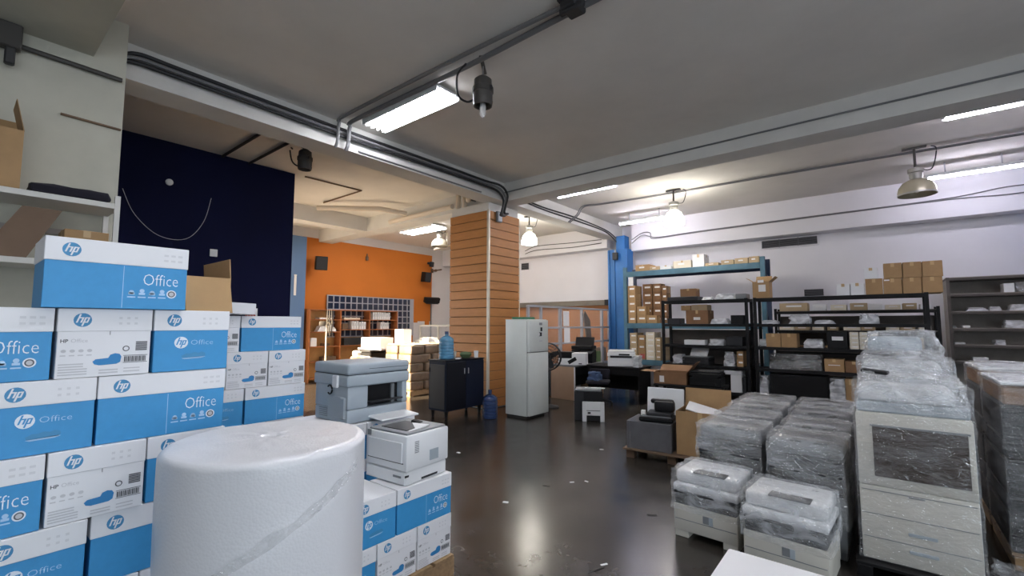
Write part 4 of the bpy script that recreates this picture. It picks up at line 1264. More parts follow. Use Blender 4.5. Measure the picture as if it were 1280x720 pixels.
# office chair in the gap
c = thing('office_chair', 'dark office chair between the two black desks', 'chair', (-4.62, 8.60, 0), R(20))
for k in range(5):
    a = 2 * math.pi * k / 5
    tube('base_leg', [(0, 0, .10), (.27 * math.cos(a), .27 * math.sin(a), .06)], [.03, .018], 'plastic_black', c)
    lathe('castor', [(.02, 0), (.028, .02), (.02, .05)], 'plastic_black', c, (.27 * math.cos(a), .27 * math.sin(a), 0), seg=10)
tube('gas_lift', [(0, 0, .08), (0, 0, .42)], .025, 'plastic_black', c)
part('seat', c, (.46, .44, .07), (0, 0, .42), 'black_cloth', .03, seg=2)
part('backrest', c, (.42, .06, .20), (0, .24, .50), 'black_cloth', .025, seg=2)
o = film_shell('cloth_bundle', (.24, .22, .17), 0, 'jean_blue', None, 91, .04, .3, 6); o.location = (-4.66, 8.52, .492); tag(o, 'crumpled blue denim cloth on the dark office chair', 'cloth')
o = film_shell('plastic_bag', (.13, .20, .24), 0, 'bag', None, 93, .03, .3, 6); o.location = (-3.975, 9.12, DT + .002); tag(o, 'grey plastic bag hanging at the right end of work table', 'bag')
# printer unit on floor
c = thing('floor_printer', 'black and white printer standing on the floor by the desk', 'printer', (-3.97, 7.12, 0), R(28))
part('rear_body', c, (.46, .34, .50), (-.05, .06, .0), 'plastic_dark', .01)
part('output_recess', c, (.32, .05, .16), (.04, -.12, .34), 'plastic_black')
part('front_panel', c, (.34, .04, .23), (.04, -.14, .10), 'plastic_white', .006)
for s in (-1, 1): part('foot', c, (.07, .05, .33), (.04 + s * .15, -.15, 0), 'plastic_white', .006)
part('panel_line', c, (.32, .004, .008), (.04, -.163, .18), 'plastic_dark')
part('badge', c, (.05, .004, .03), (-.03, -.163, .13), 'plastic_dark')
part('top_cover', c, (.44, .36, .03), (-.04, .05, .50), 'plastic_midgrey', .008)
part('paper_guide', c, (.26, .05, .02), (.02, -.04, .532), 'plastic_white', .004, rot=(0, R(4), R(30)))
part('paper_guide', c, (.24, .05, .015), (.12, .02, .532), 'plastic_white', .004, rot=(0, 0, R(-10)))

# ---------------------------------------------------------------- racks
def rack(name, label, x0, x1, y0, y1, h, levels, m, board=None, post=.045, th=.04, back=False, side=False, group=None):
    c = thing(name, label, 'rack', ((x0 + x1) / 2, (y0 + y1) / 2, 0), 0, group)
    w, d = x1 - x0, y1 - y0
    for sx in (-1, 1):
        for sy in (-1, 1):
            part('post', c, (post, post, h), (sx * (w / 2 - post / 2), sy * (d / 2 - post / 2), 0), m)
    for z in levels:
        s = part('shelf', c, (w - .004, d - .004, .012), (0, 0, z - .012), board or m)
        for sy in (-1, 1): part('beam', c, (w - 2 * post, .03, th), (0, sy * (d / 2 - .015), z - .012 - th), m)
        for sx in (-1, 1): part('side_beam', c, (.02, d - 2 * post, th), (sx * (w / 2 - .012), 0, z - .012 - th), m)
    if back: part('back_panel', c, (w, .006, h - .1), (0, d / 2 + .004, .05), board or m)
    if side:
        for sx in (-1, 1): part('side_sheet', c, (.006, d, h - .1), (sx * (w / 2 + .004), 0, .05), board or m)
    return c

def span(px0, px1, pyt, y, z):
    a, b = on(px0, pyt, 'y', y), on(px1, pyt, 'y', y)
    return min(a.x, b.x), max(a.x, b.x), max(.03, (a.z + b.z) / 2 - z)

def put(name, label, px0, px1, pyt, y, z, d, m='cardboard', cat='carton', kind='carton', group=None, rz=0, lab=None, gap=.004):
    x0, x1, h = span(px0, px1, pyt, y, z)
    w = x1 - x0 - gap
    loc = ((x0 + x1) / 2, y + d / 2, z + .001)
    if kind == 'carton':
        return carton(name, label, (w, d, h), loc, m, rz, lab=lab, group=group)
    if kind == 'bag':
        o = film_shell(name, (w, d, h), 0, 'bag' if m == 'cardboard' else m, None, px0 * .37, min(.05, h * .25), .35, 7)
        o.location = loc
        return tag(o, label, cat, group)
    if kind == 'small':
        c = thing(name, label, cat, loc, rz, group)
        part('body', c, (w, d, h), (0, 0, 0), m, .003)
        part('shipping_label', c, (w * .55, .002, max(.012, h * .22)), (.02 * w, -d / 2 - .001, h * .50), 'label_white')
        return c
    o = slab(name, label, cat, (w, d, h), loc, m, rz, .006, group)
    return o

# --- tall teal pallet rack against the back wall
YB0, YB1 = 10.85, 11.50
xa, xb = on(784, 404, 'y', YB0).x, on(953, 404, 'y', YB0).x
zb = [on(785, 340, 'y', YB0).z, on(800, 404, 'y', YB0).z, on(812, 450, 'y', YB0).z]
ZT, ZM, ZL = zb
c = thing('pallet_rack', 'tall teal pallet rack against the back wall beside blue column', 'rack', ((xa + xb) / 2, (YB0 + YB1) / 2, 0))
w, d = xb - xa, YB1 - YB0
for sx in (-1, 1):
    for sy in (-1, 1):
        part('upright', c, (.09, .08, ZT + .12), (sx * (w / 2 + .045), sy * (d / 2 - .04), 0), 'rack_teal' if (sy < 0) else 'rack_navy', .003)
    for k in range(4):
        part('brace', c, (.03, d - .16, .03), (sx * (w / 2 + .045), 0, .4 + k * .72), 'rack_navy', rot=(R(38 if k % 2 else -38), 0, 0))
for z in (ZT, ZM, ZL):
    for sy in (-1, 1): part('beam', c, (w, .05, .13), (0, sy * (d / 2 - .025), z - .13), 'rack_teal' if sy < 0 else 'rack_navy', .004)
    n = 11
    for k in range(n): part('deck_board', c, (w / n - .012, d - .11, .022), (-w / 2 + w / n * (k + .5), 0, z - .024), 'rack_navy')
part('rack_sign', c, (.13, .004, .22), (-w / 2 + .12, -d / 2 - .006, ZT - .36), 'label_white')
top = [('brown_carton', 'brown carton at the left end of teal rack top', 794, 812, 331, 'cardboard'),
       ('brown_carton', 'flat pale brown carton second from left on teal rack top', 812, 824, 333, 'cardboard_pale'),
       ('white_carton', 'low white carton third from left on teal rack top', 825, 839, 332, 'plastic_white'),
       ('cream_carton', 'wide cream carton fourth from left on teal rack top', 841, 864, 326, 'cream_card'),
       ('white_carton', 'tall white carton standing upright on teal rack top', 865, 880, 318, 'card_white'),
       ('brown_carton', 'small brown carton right of tall white one on teal rack', 881, 898, 328.5, 'cardboard_pale'),
       ('brown_carton', 'third brown carton from the right end of teal rack top', 901, 917, 325, 'cardboard_pale'),
       ('brown_carton', 'second brown carton from the right end of teal rack top', 918, 935, 322.5, 'cardboard_pale'),
       ('brown_carton', 'brown carton at the right end of teal rack top', 935.5, 949, 320.5, 'cardboard_pale')]
for i, (n_, l_, p0, p1, pt, m_) in enumerate(top):
    put(n_, l_, p0, p1, pt, YB0 + .02, ZT, .40, m_, lab=(.45, .45, .35, .25))

ORD = ['lowest', 'second lowest', 'third lowest', 'fourth lowest', 'fifth lowest', 'sixth lowest']
def column_of(px0, px1, py_top, n, y, z, d, m, where, name='small_carton', group=None):
    x0, x1, h = span(px0, px1, py_top, y, z)
    for k in range(n):
        rel = 'topmost' if k == n - 1 else ORD[k]
        c = thing(name, '%s small carton of the %s' % (rel, where), 'carton', ((x0 + x1) / 2, y + d / 2, z + .001 + h / n * k), R(random.uniform(-.6, .6)), group)
        part('body', c, (x1 - x0 - .008, d, h / n - .004), (0, 0, 0), m, .003)
        part('shipping_label', c, ((x1 - x0) * .6, .002, h / n * .22), (.01, -d / 2 - .001, h / n * .45), 'label_white')
        part('tape', c, (.002, .04, h / n * .9), ((x1 - x0) / 2 - .003, .05, 0), 'tape')
random.seed(11)
g = 'small cartons on the teal rack'
column_of(784.5, 794, 357, 5, YB0 + .01, ZM, .42, 'cardboard', 'leftmost column on the middle deck of teal rack', group=g)
column_of(796, 807.5, 383, 2, YB0 + .01, ZM, .24, 'cardboard', 'short second column on the middle deck of teal rack', group=g)
column_of(803, 814.5, 355, 5, YB0 + .27, ZM, .3, 'cardboard_dark', 'third column on the middle deck of teal rack', group=g)
column_of(815.5, 826, 354.5, 5, YB0 + .27, ZM, .3, 'cardboard_dark', 'fourth column on the middle deck of teal rack', group=g)
column_of(808, 821, 394, 1, YB0 + .01, ZM, .22, 'cardboard', 'single front pile beside the short column on teal rack', group=g)
column_of(827, 833, 357, 5, YB0 + .27, ZM, .3, 'cardboard_dark', 'rightmost narrow column on middle deck of teal rack', group=g)
column_of(787, 796, 416, 4, YB0 + .01, ZL, .42, 'cardboard_pale', 'leftmost column on the lowest deck of teal rack', group=g)
column_of(797, 806, 419, 3, YB0 + .01, ZL, .42, 'cardboard', 'second column on the lowest deck of teal rack', group=g)
column_of(807, 818, 415, 5, YB0 + .01, ZL, .42, 'cream_card', 'third column on the lowest deck of teal rack', group=g)
column_of(819, 825.5, 422, 4, YB0 + .01, ZL, .42, 'cardboard_pale', 'fourth column on the lowest deck of teal rack', group=g)
column_of(827, 832, 422, 4, YB0 + .01, ZL, .42, 'cardboard_pale', 'rightmost column on the lowest deck of teal rack', group=g)
slab('red_mark_label', 'small red square label on a lower teal rack carton', 'label', (.12, .003, .11), (on(803, 445, 'y', YB0 - .006).x, YB0 - .004, ZL + .03), 'red_sign', bev=0)

# --- black racks
YA0, YA1 = 9.47, 9.95
LV = [2.13, 1.65, 1.23, .84, .35]
AX0, AX1 = on(827, 400, 'y', YA0).x, on(935, 400, 'y', YA0).x
BX0, BX1 = on(942, 400, 'y', YA0).x, on(1163, 400, 'y', YA0).x
c = rack('shelf_rack', 'black metal shelf rack left of the long black rack', AX0, AX1, YA0, YA1, 2.14, LV, 'rack_black', post=.05)
part('back_panel', c, (AX1 - AX0, .006, 1.48), (0, (YA1 - YA0) / 2 + .004, .05), 'rack_brown')
rack('shelf_rack', 'long black metal shelf rack with tall brown cartons on top', BX0, BX1, YA0, YA1, 2.14, LV, 'rack_black', post=.05)
YD0, YD1 = 10.5, 10.95
ZD = [on(1050, q, 'y', YD0).z for q in (388, 413, 440, 470)]
DX0, DX1 = on(968, 400, 'y', YD0).x, on(1176, 400, 'y', YD0).x
rack('shelf_rack', 'dark shelf rack standing behind the long black rack', DX0, DX1, YD0, YD1, ZD[0] + .05, ZD, 'rack_black', 'rack_brown')
part('back_panel', bpy.data.objects['shelf_rack.002'], (DX1 - DX0, .006, ZD[0] - .15), (0, (YD1 - YD0) / 2 + .004, .05), 'rack_brown')
# goods on the left black rack
y = YA0 + .03
put('printer', 'dark printer carcass on top of the left black rack', 834, 872, 371, y, LV[0], .38, 'plastic_dark', 'printer', 'slab')
z_ = span(834, 872, 371, y, LV[0])[2] + LV[0] + .003
put('cardboard_box', 'small brown carton lying on the dark printer carcass', 850, 870, 361, y + .05, z_, .25, 'cardboard_dark')
put('plastic_bag', 'clear plastic bag on top of the left black rack', 894, 918, 367, y, LV[0], .3, cat='bag', kind='bag')
put('plastic_bag', 'small crumpled bag on top of left black rack', 876, 890, 371, y, LV[0], .25, cat='bag', kind='bag')
put('plastic_case', 'grey case at the right of the left black rack top', 919, 933, 367, y, LV[0], .3, 'plastic_midgrey', 'case', 'slab')
put('cardboard_box', 'large brown carton on second shelf of the left black rack', 857, 885, 388, y, LV[1], .4, 'cardboard_dark', lab=(.5, .3, .3, .2))
z_ = span(857, 885, 388, y, LV[1])[2] + LV[1] + .004
put('cardboard_box', 'flat left carton atop the brown carton, left black rack', 851, 863, 382, y + .05, z_, .3, 'cardboard')
put('cardboard_box', 'flat right carton atop the brown carton, left black rack', 864, 884, 381, y + .05, z_, .3, 'cardboard_pale')
put('plastic_bag', 'clear bags beside the brown carton on left black rack', 887, 911, 398, y, LV[1], .3, cat='bag', kind='bag')
put('black_device', 'small black device on second shelf of left black rack', 913, 929, 394, y, LV[1], .3, 'plastic_black', 'device', 'slab')
put('black_device', 'flat black device at left of second shelf, left black rack', 834, 850, 398, y, LV[1], .3, 'plastic_dark', 'device', 'slab')
put('plastic_bag', 'long white bag hanging on the third shelf of left black rack', 884, 904, 424, y, LV[2], .3, cat='bag', kind='bag')
put('printer_cover', 'white flat printer cover on the third shelf of left rack', 855, 881, 425, y, LV[2], .25, 'plastic_white', 'cover', 'slab')
put('black_device', 'dark flat device on the third shelf of left rack', 907, 928, 421, y, LV[2], .35, 'plastic_dark', 'device', 'slab')
put('plastic_bag', 'round clear bag at left of the fourth shelf, left rack', 840, 853, 443, y, LV[3], .25, cat='bag', kind='bag')
c = mfp_small('dark printer with paper sheets on fourth shelf of left rack', (.52, .38, .16), (on(869, 450, 'y', y).x, y + .2, LV[3] + .002), 0, 'plastic_dark', 'plastic_midgrey')
o = slab('paper_stack', 'white sheets sloping on the dark printer in left rack', 'paper', (.34, .02, .19), (on(871, 450, 'y', y).x, y + .12, LV[3] + .165), 'paper', rot=(R(-38), 0, R(-4)))
put('plastic_bag', 'clear bag of brown parts right of dark printer, left rack', 904, 918, 440, y, LV[3], .25, cat='bag', kind='bag')
column_of(920.5, 929, 439, 2, y, LV[3], .3, 'cardboard', 'right end column on fourth shelf of left black rack')
c = thing('printer_shell', 'white printer shell with arched opening on low left rack shelf', 'printer', (on(908, 470, 'y', y).x, y + .16, LV[4] + .002))
part('left_leg', c, (.07, .3, .33), (-.20, 0, 0), 'plastic_white', .01)
part('right_leg', c, (.20, .3, .33), (.17, 0, 0), 'plastic_white', .01)
part('bridge', c, (.505, .3, .08), (.0175, 0, .331), 'plastic_white', .01)
part('opening_back', c, (.23, .02, .32), (-.05, .10, 0), 'plastic_black')
put('black_device', 'black machine at the right of low shelf, left rack', 927.5, 932.5, 472, y, LV[4], .35, 'plastic_dark', 'device', 'slab')
put('black_device', 'wide dark machine at left of low shelf, left rack', 850, 893, 470, y + .02, LV[4], .4, 'plastic_dark', 'device', 'slab')
# goods on the long black rack
put('white_carton', 'left white carton on top of the long black rack', 1045, 1062, 355, y, LV[0], .35, 'plastic_white', lab=None)
put('white_carton', 'right white carton on top of the long black rack', 1062.5, 1080, 354, y, LV[0], .35, 'plastic_white')
put('cardboard_box', 'square brown carton carrying the small white box, long rack', 1081, 1103, 348.5, y, LV[0], .40, 'cardboard')
z_ = span(1081, 1103, 348.5, y, LV[0])[2] + LV[0] + .004
put('white_carton', 'small white box on top of the square brown carton', 1079, 1097, 335, y + .02, z_, .3, 'plastic_white')
for i, (p0, p1) in enumerate(((1103.5, 1127), (1127.5, 1151.5), (1152, 1178))):
    nm = ('left', 'middle', 'right')[i]
    xx = span(p0, p1, 347, y, LV[0])
    put('tall_carton', 'lower carton of the %s tall brown pair on long rack' % nm, p0, p1, 348 - i, y, LV[0], .42, 'cardboard', lab=((.2, .85, .3, .08) if i == 0 else None))
    z_ = LV[0] + span(p0, p1, 348 - i, y, LV[0])[2] + .004
    put('tall_carton', 'upper carton of the %s tall brown pair on long rack' % nm, p0, p1, (329, 327.5, 326)[i], y, z_, .42, 'cardboard')
put('plastic_bag', 'white crumpled bag at left of second shelf, long rack', 985, 1012, 393, y, LV[1], .3, cat='bag', kind='bag')
put('plastic_bag', 'flat white bag in the middle of second shelf, long rack', 1017, 1043, 400, y, LV[1], .3, cat='bag', kind='bag')
put('plastic_bag', 'pale bag sloping on second shelf right half, long rack', 1073, 1099, 393, y, LV[1], .3, cat='bag', kind='bag')
put('plastic_bag', 'flat bags at left end of second shelf, long rack', 951, 972, 400, y, LV[1], .3, cat='bag', kind='bag')
put('cardboard_box', 'left brown carton on third shelf of long rack', 957, 975.5, 417, y, LV[2], .35, 'cardboard')
put('cardboard_box', 'right brown carton on third shelf of long rack', 976, 996, 417, y, LV[2], .35, 'cardboard')
put('plastic_bag', 'grey bag beside the brown cartons on third shelf', 1004, 1029, 424, y, LV[2], .3, cat='bag', kind='bag')
c = put('black_carton', 'black carton with white emblem on third shelf of long rack', 1033, 1059, 415, y, LV[2], .35, 'plastic_black', kind='small')
for k in range(3): column_of(1061 + k * 12.5, 1073 + k * 12.5, 415, 4, y, LV[2], .3, 'cream_card', ('left', 'middle', 'right')[k] + ' white-edged column on third shelf of long rack')
put('cardboard_box', 'yellow brown carton on third shelf at right of long rack', 1138, 1155, 423, y, LV[2], .3, 'cardboard_pale')
put('plastic_bag', 'grey bag at left end of third shelf, long rack', 949, 958, 424, y, LV[2], .25, cat='bag', kind='bag')
c = thing('wrapped_printer', 'black printer in clear plastic on fourth shelf of long rack', 'printer', (on(994, 465, 'y', y).x, y + .2, LV[3] + .002))
xx = span(962, 1026, 444, y, LV[3])
part('body', c, (xx[1] - xx[0], .38, xx[2] * .65), (0, 0, 0), 'plastic_black', .015)
part('cover', c, (xx[1] - xx[0] - .06, .30, xx[2] * .3), (0, .03, xx[2] * .66), 'plastic_dark', .03)
film_shell('plastic_film', (xx[1] - xx[0] + .05, .42, xx[2] + .02), 0, 'film', c, 77, .014, .08, 8)
put('cardboard_box', 'brown carton right of plastic wrapped printer, long rack', 1030, 1055, 449, y, LV[3], .35, 'cardboard', lab=(.5, .5, .6, .05))
put('cardboard_box', 'brown carton at right of fourth shelf, long rack', 1056, 1078, 452, y, LV[3], .35, 'cardboard_dark')
put('plastic_bag', 'grey bag leaning at right of fourth shelf, long rack', 1080, 1096, 452, y - .02, LV[3], .25, cat='bag', kind='bag')
put('cardboard_box', 'brown carton behind large copiers on fourth shelf, right end', 1138, 1149, 446, y, LV[3], .35, 'cardboard')
put('black_crate', 'wide black box on the lowest shelf of long rack', 962, 1034, 469, y, LV[4], .38, 'plastic_black', 'box', 'slab')
put('plastic_bag', 'clear bag left of the wide black box, lowest shelf', 949, 960, 470, y - .02, LV[4], .3, cat='bag', kind='bag')
put('plastic_bag', 'white and blue bag right of wide black box, lowest shelf', 1036, 1056, 474, y - .02, LV[4], .3, cat='bag', kind='bag')
put('cardboard_box', 'brown carton right of the bags on lowest shelf of long rack', 1056, 1070, 474, y + .04, LV[4], .3, 'cardboard')
# goods on the dark rack behind
y2 = YD0 + .02
for k, (p0, p1) in enumerate(((974, 1009), (1015, 1032), (1038, 1058), (1062, 1084), (1086, 1103), (1106, 1126), (1128, 1146), (1150, 1164))):
    put('flat_carton', 'flat cream carton number %s from left on top of rear dark rack' % ('one', 'two', 'three', 'four', 'five', 'six', 'seven', 'eight')[k], p0, p1, 379 + (k % 3), y2, ZD[0], .35, ('cardboard_pale', 'plastic_white', 'cream_card')[k % 3], kind='small')
for k, (p0, p1) in enumerate(((974, 992), (993, 1011), (1015, 1030), (1034, 1048), (1054, 1075), (1076, 1094), (1107, 1124), (1125, 1144), (1148, 1164))):
    put('flat_carton', 'flat cream carton number %s from left on second shelf of rear dark rack' % ('one', 'two', 'three', 'four', 'five', 'six', 'seven', 'eight', 'nine')[k], p0, p1, 407 + (k % 2), y2, ZD[1], .35, ('cream_card', 'cardboard_pale')[k % 2], kind='small')
put('long_carton', 'long left brown carton on third shelf of rear dark rack', 974, 1005, 432, y2, ZD[2], .35, 'cardboard_dark')
put('long_carton', 'long right brown carton on third shelf of rear dark rack', 1006, 1036, 432, y2, ZD[2], .35, 'cardboard')
put('long_carton', 'brown carton at the right of third shelf, rear dark rack', 1041, 1076, 433, y2, ZD[2], .35, 'cardboard_dark')
# open carton with label on top between the two black racks
xx = span(940, 961, 352, YA0 + .05, LV[0])
c = open_carton('cardboard_box', 'open brown carton with white label between both black racks', (xx[1] - xx[0], .30, xx[2]), ((xx[0] + xx[1]) / 2, YA0 + .22, LV[0] + .002), 0, 'cardboard', (None, 30, 55, 50))
part('shipping_label', c, (.12, .003, .13), (.02, -.152, .12), 'label_white')
part('shipping_label', c, (.10, .003, .05), (.0, -.152, .29), 'label_white')

# --- brown shelving at the right
YC0, YC1 = 11.3, 11.85
ZC = [on(1230, q, 'y', YC0).z for q in (345, 366, 388.5, 410, 431, 452)]
CX0, CX1 = on(1186, 400, 'y', YC0).x, 2.30
rack('shelf_rack', 'brown metal shelving with back panels at the right edge', CX0, CX1, YC0, YC1, ZC[0], ZC + [.5], 'rack_brown', 'shelf_grey', back=True, side=True)
y3 = YC0 + .03
for (n_, l_, p0, p1, pt, k, m_) in (
    ('plastic_bag', 'pale bag left of centre on third shelf of brown shelving', 1208, 1236, 384, 2, 'bag'),
    ('plastic_bag', 'small white bag beside pale bag on third shelf of brown shelving', 1237, 1252, 383, 2, 'bag'),
    ('plastic_bag', 'white bag at right edge of third shelf, brown shelving', 1262, 1285, 380, 2, 'bag'),
    ('plastic_bag', 'large grey bag at right of fourth shelf, brown shelving', 1256, 1284, 400, 3, 'bag'),
    ('plastic_bag', 'small white bag at left of fourth shelf, brown shelving', 1184.5, 1196, 407, 3, 'bag'),
    ('plastic_bag', 'grey bag at right of fifth shelf, brown shelving', 1243, 1258, 425, 4, 'bag')):
    put(n_, l_, max(p0, 1188), p1, pt, y3, ZC[k], .3, m_, 'bag', 'bag')
put('white_carton', 'white box at right on the second shelf of brown shelving', 1254, 1268, 354, y3, ZC[1], .3, 'plastic_white', kind='small')
put('plastic_bag', 'blue grey bag at right end of second shelf, brown shelving', 1269, 1286, 352, y3, ZC[1], .3, 'film_thick', 'bag', 'bag')
put('flat_box', 'flat white box on fourth shelf of brown shelving', 1203, 1213, 407, y3, ZC[3], .25, 'label_white', 'box', 'slab')
put('flat_box', 'flat white box on the fifth shelf of brown shelving', 1193, 1207, 428.5, y3, ZC[4], .25, 'label_white', 'box', 'slab')
put('flat_box', 'flat white box on the sixth shelf of brown shelving', 1216, 1236, 447, y3, ZC[5], .25, 'label_white', 'box', 'slab')

# ---------------------------------------------------------------- middle floor: crate, boxes
c = thing('low_trolley', 'low wooden trolley under the grey crate and brown carton', 'trolley', (-1.98, 5.72, 0), R(4))
for k in range(4): part('deck_board', c, (1.22, .13, .022), (0, -.23 + k * .15, .10), 'dark_board', .003)
for sx in (-1, -.05, 1):
    for sy in (-1, 1): part('block', c, (.10, .10, .10), (sx * .53, sy * .2, 0), 'dark_board', .004)
c = thing('grey_crate', 'dark grey plastic crate with black parts on the trolley', 'crate', (-2.28, 5.68, .125), R(6))
part('front_panel', c, (.54, .02, .33), (0, -.23, 0), 'crate_grey', .004)
part('back_panel', c, (.54, .02, .33), (0, .23, 0), 'crate_grey', .004)
for s in (-1, 1): part('side_panel', c, (.02, .44, .33), (s * .26, 0, 0), 'crate_grey', .004)
part('bottom', c, (.52, .44, .02), (0, 0, 0), 'crate_grey')
part('lid', c, (.52, .45, .015), (0, 0, .315), 'plastic_dark', .003)
for s in (-1, 1): part('corner_rib', c, (.03, .012, .33), (s * .24, -.243, 0), 'crate_grey', .003)
c = thing('black_machine', 'black scanner mechanism lying on the grey crate', 'machine', (-2.22, 5.66, .458), R(12))
part('base', c, (.40, .32, .05), (0, 0, 0), 'plastic_black', .01)
part('step', c, (.30, .24, .05), (.03, .02, .052), 'plastic_dark', .01)
part('block', c, (.24, .12, .13), (.08, .05, .10), 'plastic_black', .025, seg=2)
part('roller', c, (.28, .07, .06), (.05, .07, .19), 'plastic_black', .025, seg=2)
part('white_tab', c, (.05, .05, .06), (-.17, -.02, .05), 'label_white', .004)
for k in range(2): part('rail', c, (.36, .015, .012), (0, -.12 + k * .08, .052), 'plastic_midgrey', .002)
o = slab('white_board', 'large white printer panel leaning behind the black machine', 'board', (.46, .03, .36), (-2.21, 5.90, .462), 'plastic_white', rot=(R(-6), 0, R(6)), bev=.008)
c = open_carton('cardboard_box', 'large open brown carton standing on the trolley', (.54, .46, .50), (-1.69, 5.76, .125), R(5), 'cardboard', (None, 8, None, None))
part('tape', c, (.05, .003, .2), (0, -.231, .3), 'tape')
o = slab('white_sheet', 'white folded sheet sticking out of the large open carton', 'sheet', (.38, .32, .012), (-1.69, 5.76, .618), 'paper', rot=(R(8), R(14), R(12)), bev=.002)
o = slab('grey_sheet', 'dark flat part inside the large open carton', 'part', (.46, .3, .10), (-1.69, 5.76, .133), 'plastic_dark', R(5))
slab('filler_block', 'black foam filling the large open carton', 'foam', (.48, .36, .30), (-1.69, 5.76, .236), 'plastic_black', R(5))
# table with open carton and dark machine
c = thing('low_table', 'low black table carrying the open flat carton', 'table', (-2.66, 8.35, 0), R(5))
part('tabletop', c, (1.15, .60, .03), (0, 0, .56), 'plastic_black', .004)
for sx in (-1, 1):
    for sy in (-1, 1): part('leg', c, (.05, .05, .56), (sx * .52, sy * .25, 0), 'plastic_black', .003)
part('lower_shelf', c, (1.05, .5, .02), (0, 0, .2), 'dark_board')
c = open_carton('cardboard_box', 'shallow open brown carton on the low black table', (.56, .40, .20), (-2.96, 8.30, .592), R(6), 'cardboard_dark', (None, 60, 88, 40))
part('shipping_label', c, (.08, .003, .11), (-.14, -.202, .03), 'label_white')
mfp_small('dark office machine beside the open carton on low table', (.50, .40, .26), (-2.38, 8.36, .592), R(4), 'plastic_black', 'plastic_dark', 'plastic_black')
c = thing('storage_box', 'dark grey storage box on the floor before the left black rack', 'box', (-2.12, 7.6, 0), R(3))
part('body', c, (.52, .42, .42), (0, 0, 0), 'plastic_dark', .01)
part('lid', c, (.54, .44, .05), (0, 0, .422), 'crate_grey', .008)
part('handle', c, (.14, .012, .03), (0, -.214, .30), 'plastic_black', .004)
slab('white_device', 'white flat device lying on the dark grey storage box', 'device', (.34, .26, .07), (-2.10, 7.6, .475), 'plastic_white', R(14), .01)
c = thing('storage_box', 'dark storage box with white scraps behind the wrapped row', 'box', (-1.42, 7.3, 0), R(-4))
part('body', c, (.62, .5, .40), (0, 0, 0), 'plastic_black', .01)
part('lid', c, (.64, .52, .03), (0, 0, .402), 'plastic_dark', .008)
part('handle', c, (.14, .012, .03), (0, -.254, .28), 'plastic_dark', .004)
for k, (dx_, dy_, a_) in enumerate(((-.18, -.1, 20), (.0, .05, -30), (.18, -.06, 50))):
    slab('paper_scrap', ('left', 'middle', 'right')[k] + ' white plastic scrap on the dark storage box lid', 'scrap', (.16, .10, .03), (-1.42 + dx_, 7.3 + dy_, .434), 'label_white', R(a_), .006)

# ---------------------------------------------------------------- orange room
# bookcase
BX = -12.95
by0, by1, bh = 6.50, 9.55, 2.08
c = thing('bookcase', 'reddish wooden bookcase against the orange wall', 'bookcase', (BX + .18, (by0 + by1) / 2, 0))
bw = by1 - by0
part('back_panel', c, (.012, bw, bh), (-.172, 0, 0), 'wood_back')
dv = [-bw / 2 + .02, -.55, .45, bw / 2 - .02]
for yq in dv: part('upright_panel', c, (.34, .035, bh), (0, yq, 0), 'wood_red', .003)
for i in range(3):
    for z in (.08, .55, .98, 1.40, 1.76, 2.05):
        if i and z == 1.40: z = 1.46
        part('shelf_board', c, (.33, dv[i + 1] - dv[i] - .035, .025), (0, (dv[i] + dv[i + 1]) / 2, z), 'wood_red', .002)
by = (by0 + by1) / 2
def binders(label, y0, n, z, m='label_white', h=.26):
    for k in range(n):
        hh = h * random.uniform(.85, 1.0)
        o = thing('binder', '%s of the %s' % (('first', 'second', 'third', 'fourth', 'fifth', 'sixth', 'seventh', 'eighth')[k] + ' binder from left', label), 'binder', (-12.76, y0 + k * .085, z + .001))
        part('spine', o, (.22, .07, hh), (0, 0, 0), m, .004)
        part('spine_label', o, (.003, .04, hh * .4), (.111, 0, hh * .4), 'print_grey')
random.seed(5)
binders('white binders in top right bookcase bay', by + .62, 8, 1.785)
binders('white binders in middle bay of bookcase', by - .12, 6, 1.485)
binders('white binders in lower right bookcase bay', by + .92, 4, 1.485, h=.24)
def paper_pile(label, y, z, w, h, m='paper', rz=0):
    return slab('paper_pile', label, 'papers', (.24, w, h), (-12.76, y, z + .001), m, R(rz), .004)
paper_pile('flat white papers on the top left bookcase shelf', by - 1.0, 1.785, .42, .05)
paper_pile('flat papers piled in the top middle bookcase bay', by - .15, 1.785, .55, .06, 'cream_card')
o = film_shell('magazine_heap', (.24, .6, .20), 0, 'paper', None, 33, .04, .5, 5); o.location = (-12.76, by - .95, 1.428); tag(o, 'sloping heap of magazines in the left bookcase bay', 'magazines')
paper_pile('white box files in the lower left bookcase bay', by - 1.36, 1.006, .18, .24)
paper_pile('small brown object on third bookcase shelf', by - .95, 1.006, .16, .08, 'dark_board')
paper_pile('dark folder leaning on the lowest bookcase shelf', by - .85, .576, .4, .12, 'dark_board')
paper_pile('dark boxes in the lower middle bookcase bay', by - .05, 1.006, .7, .22, 'plastic_dark')
paper_pile('dark box beside binders in the middle bookcase bay', by - .38, 1.486, .2, .18, 'dark_board')

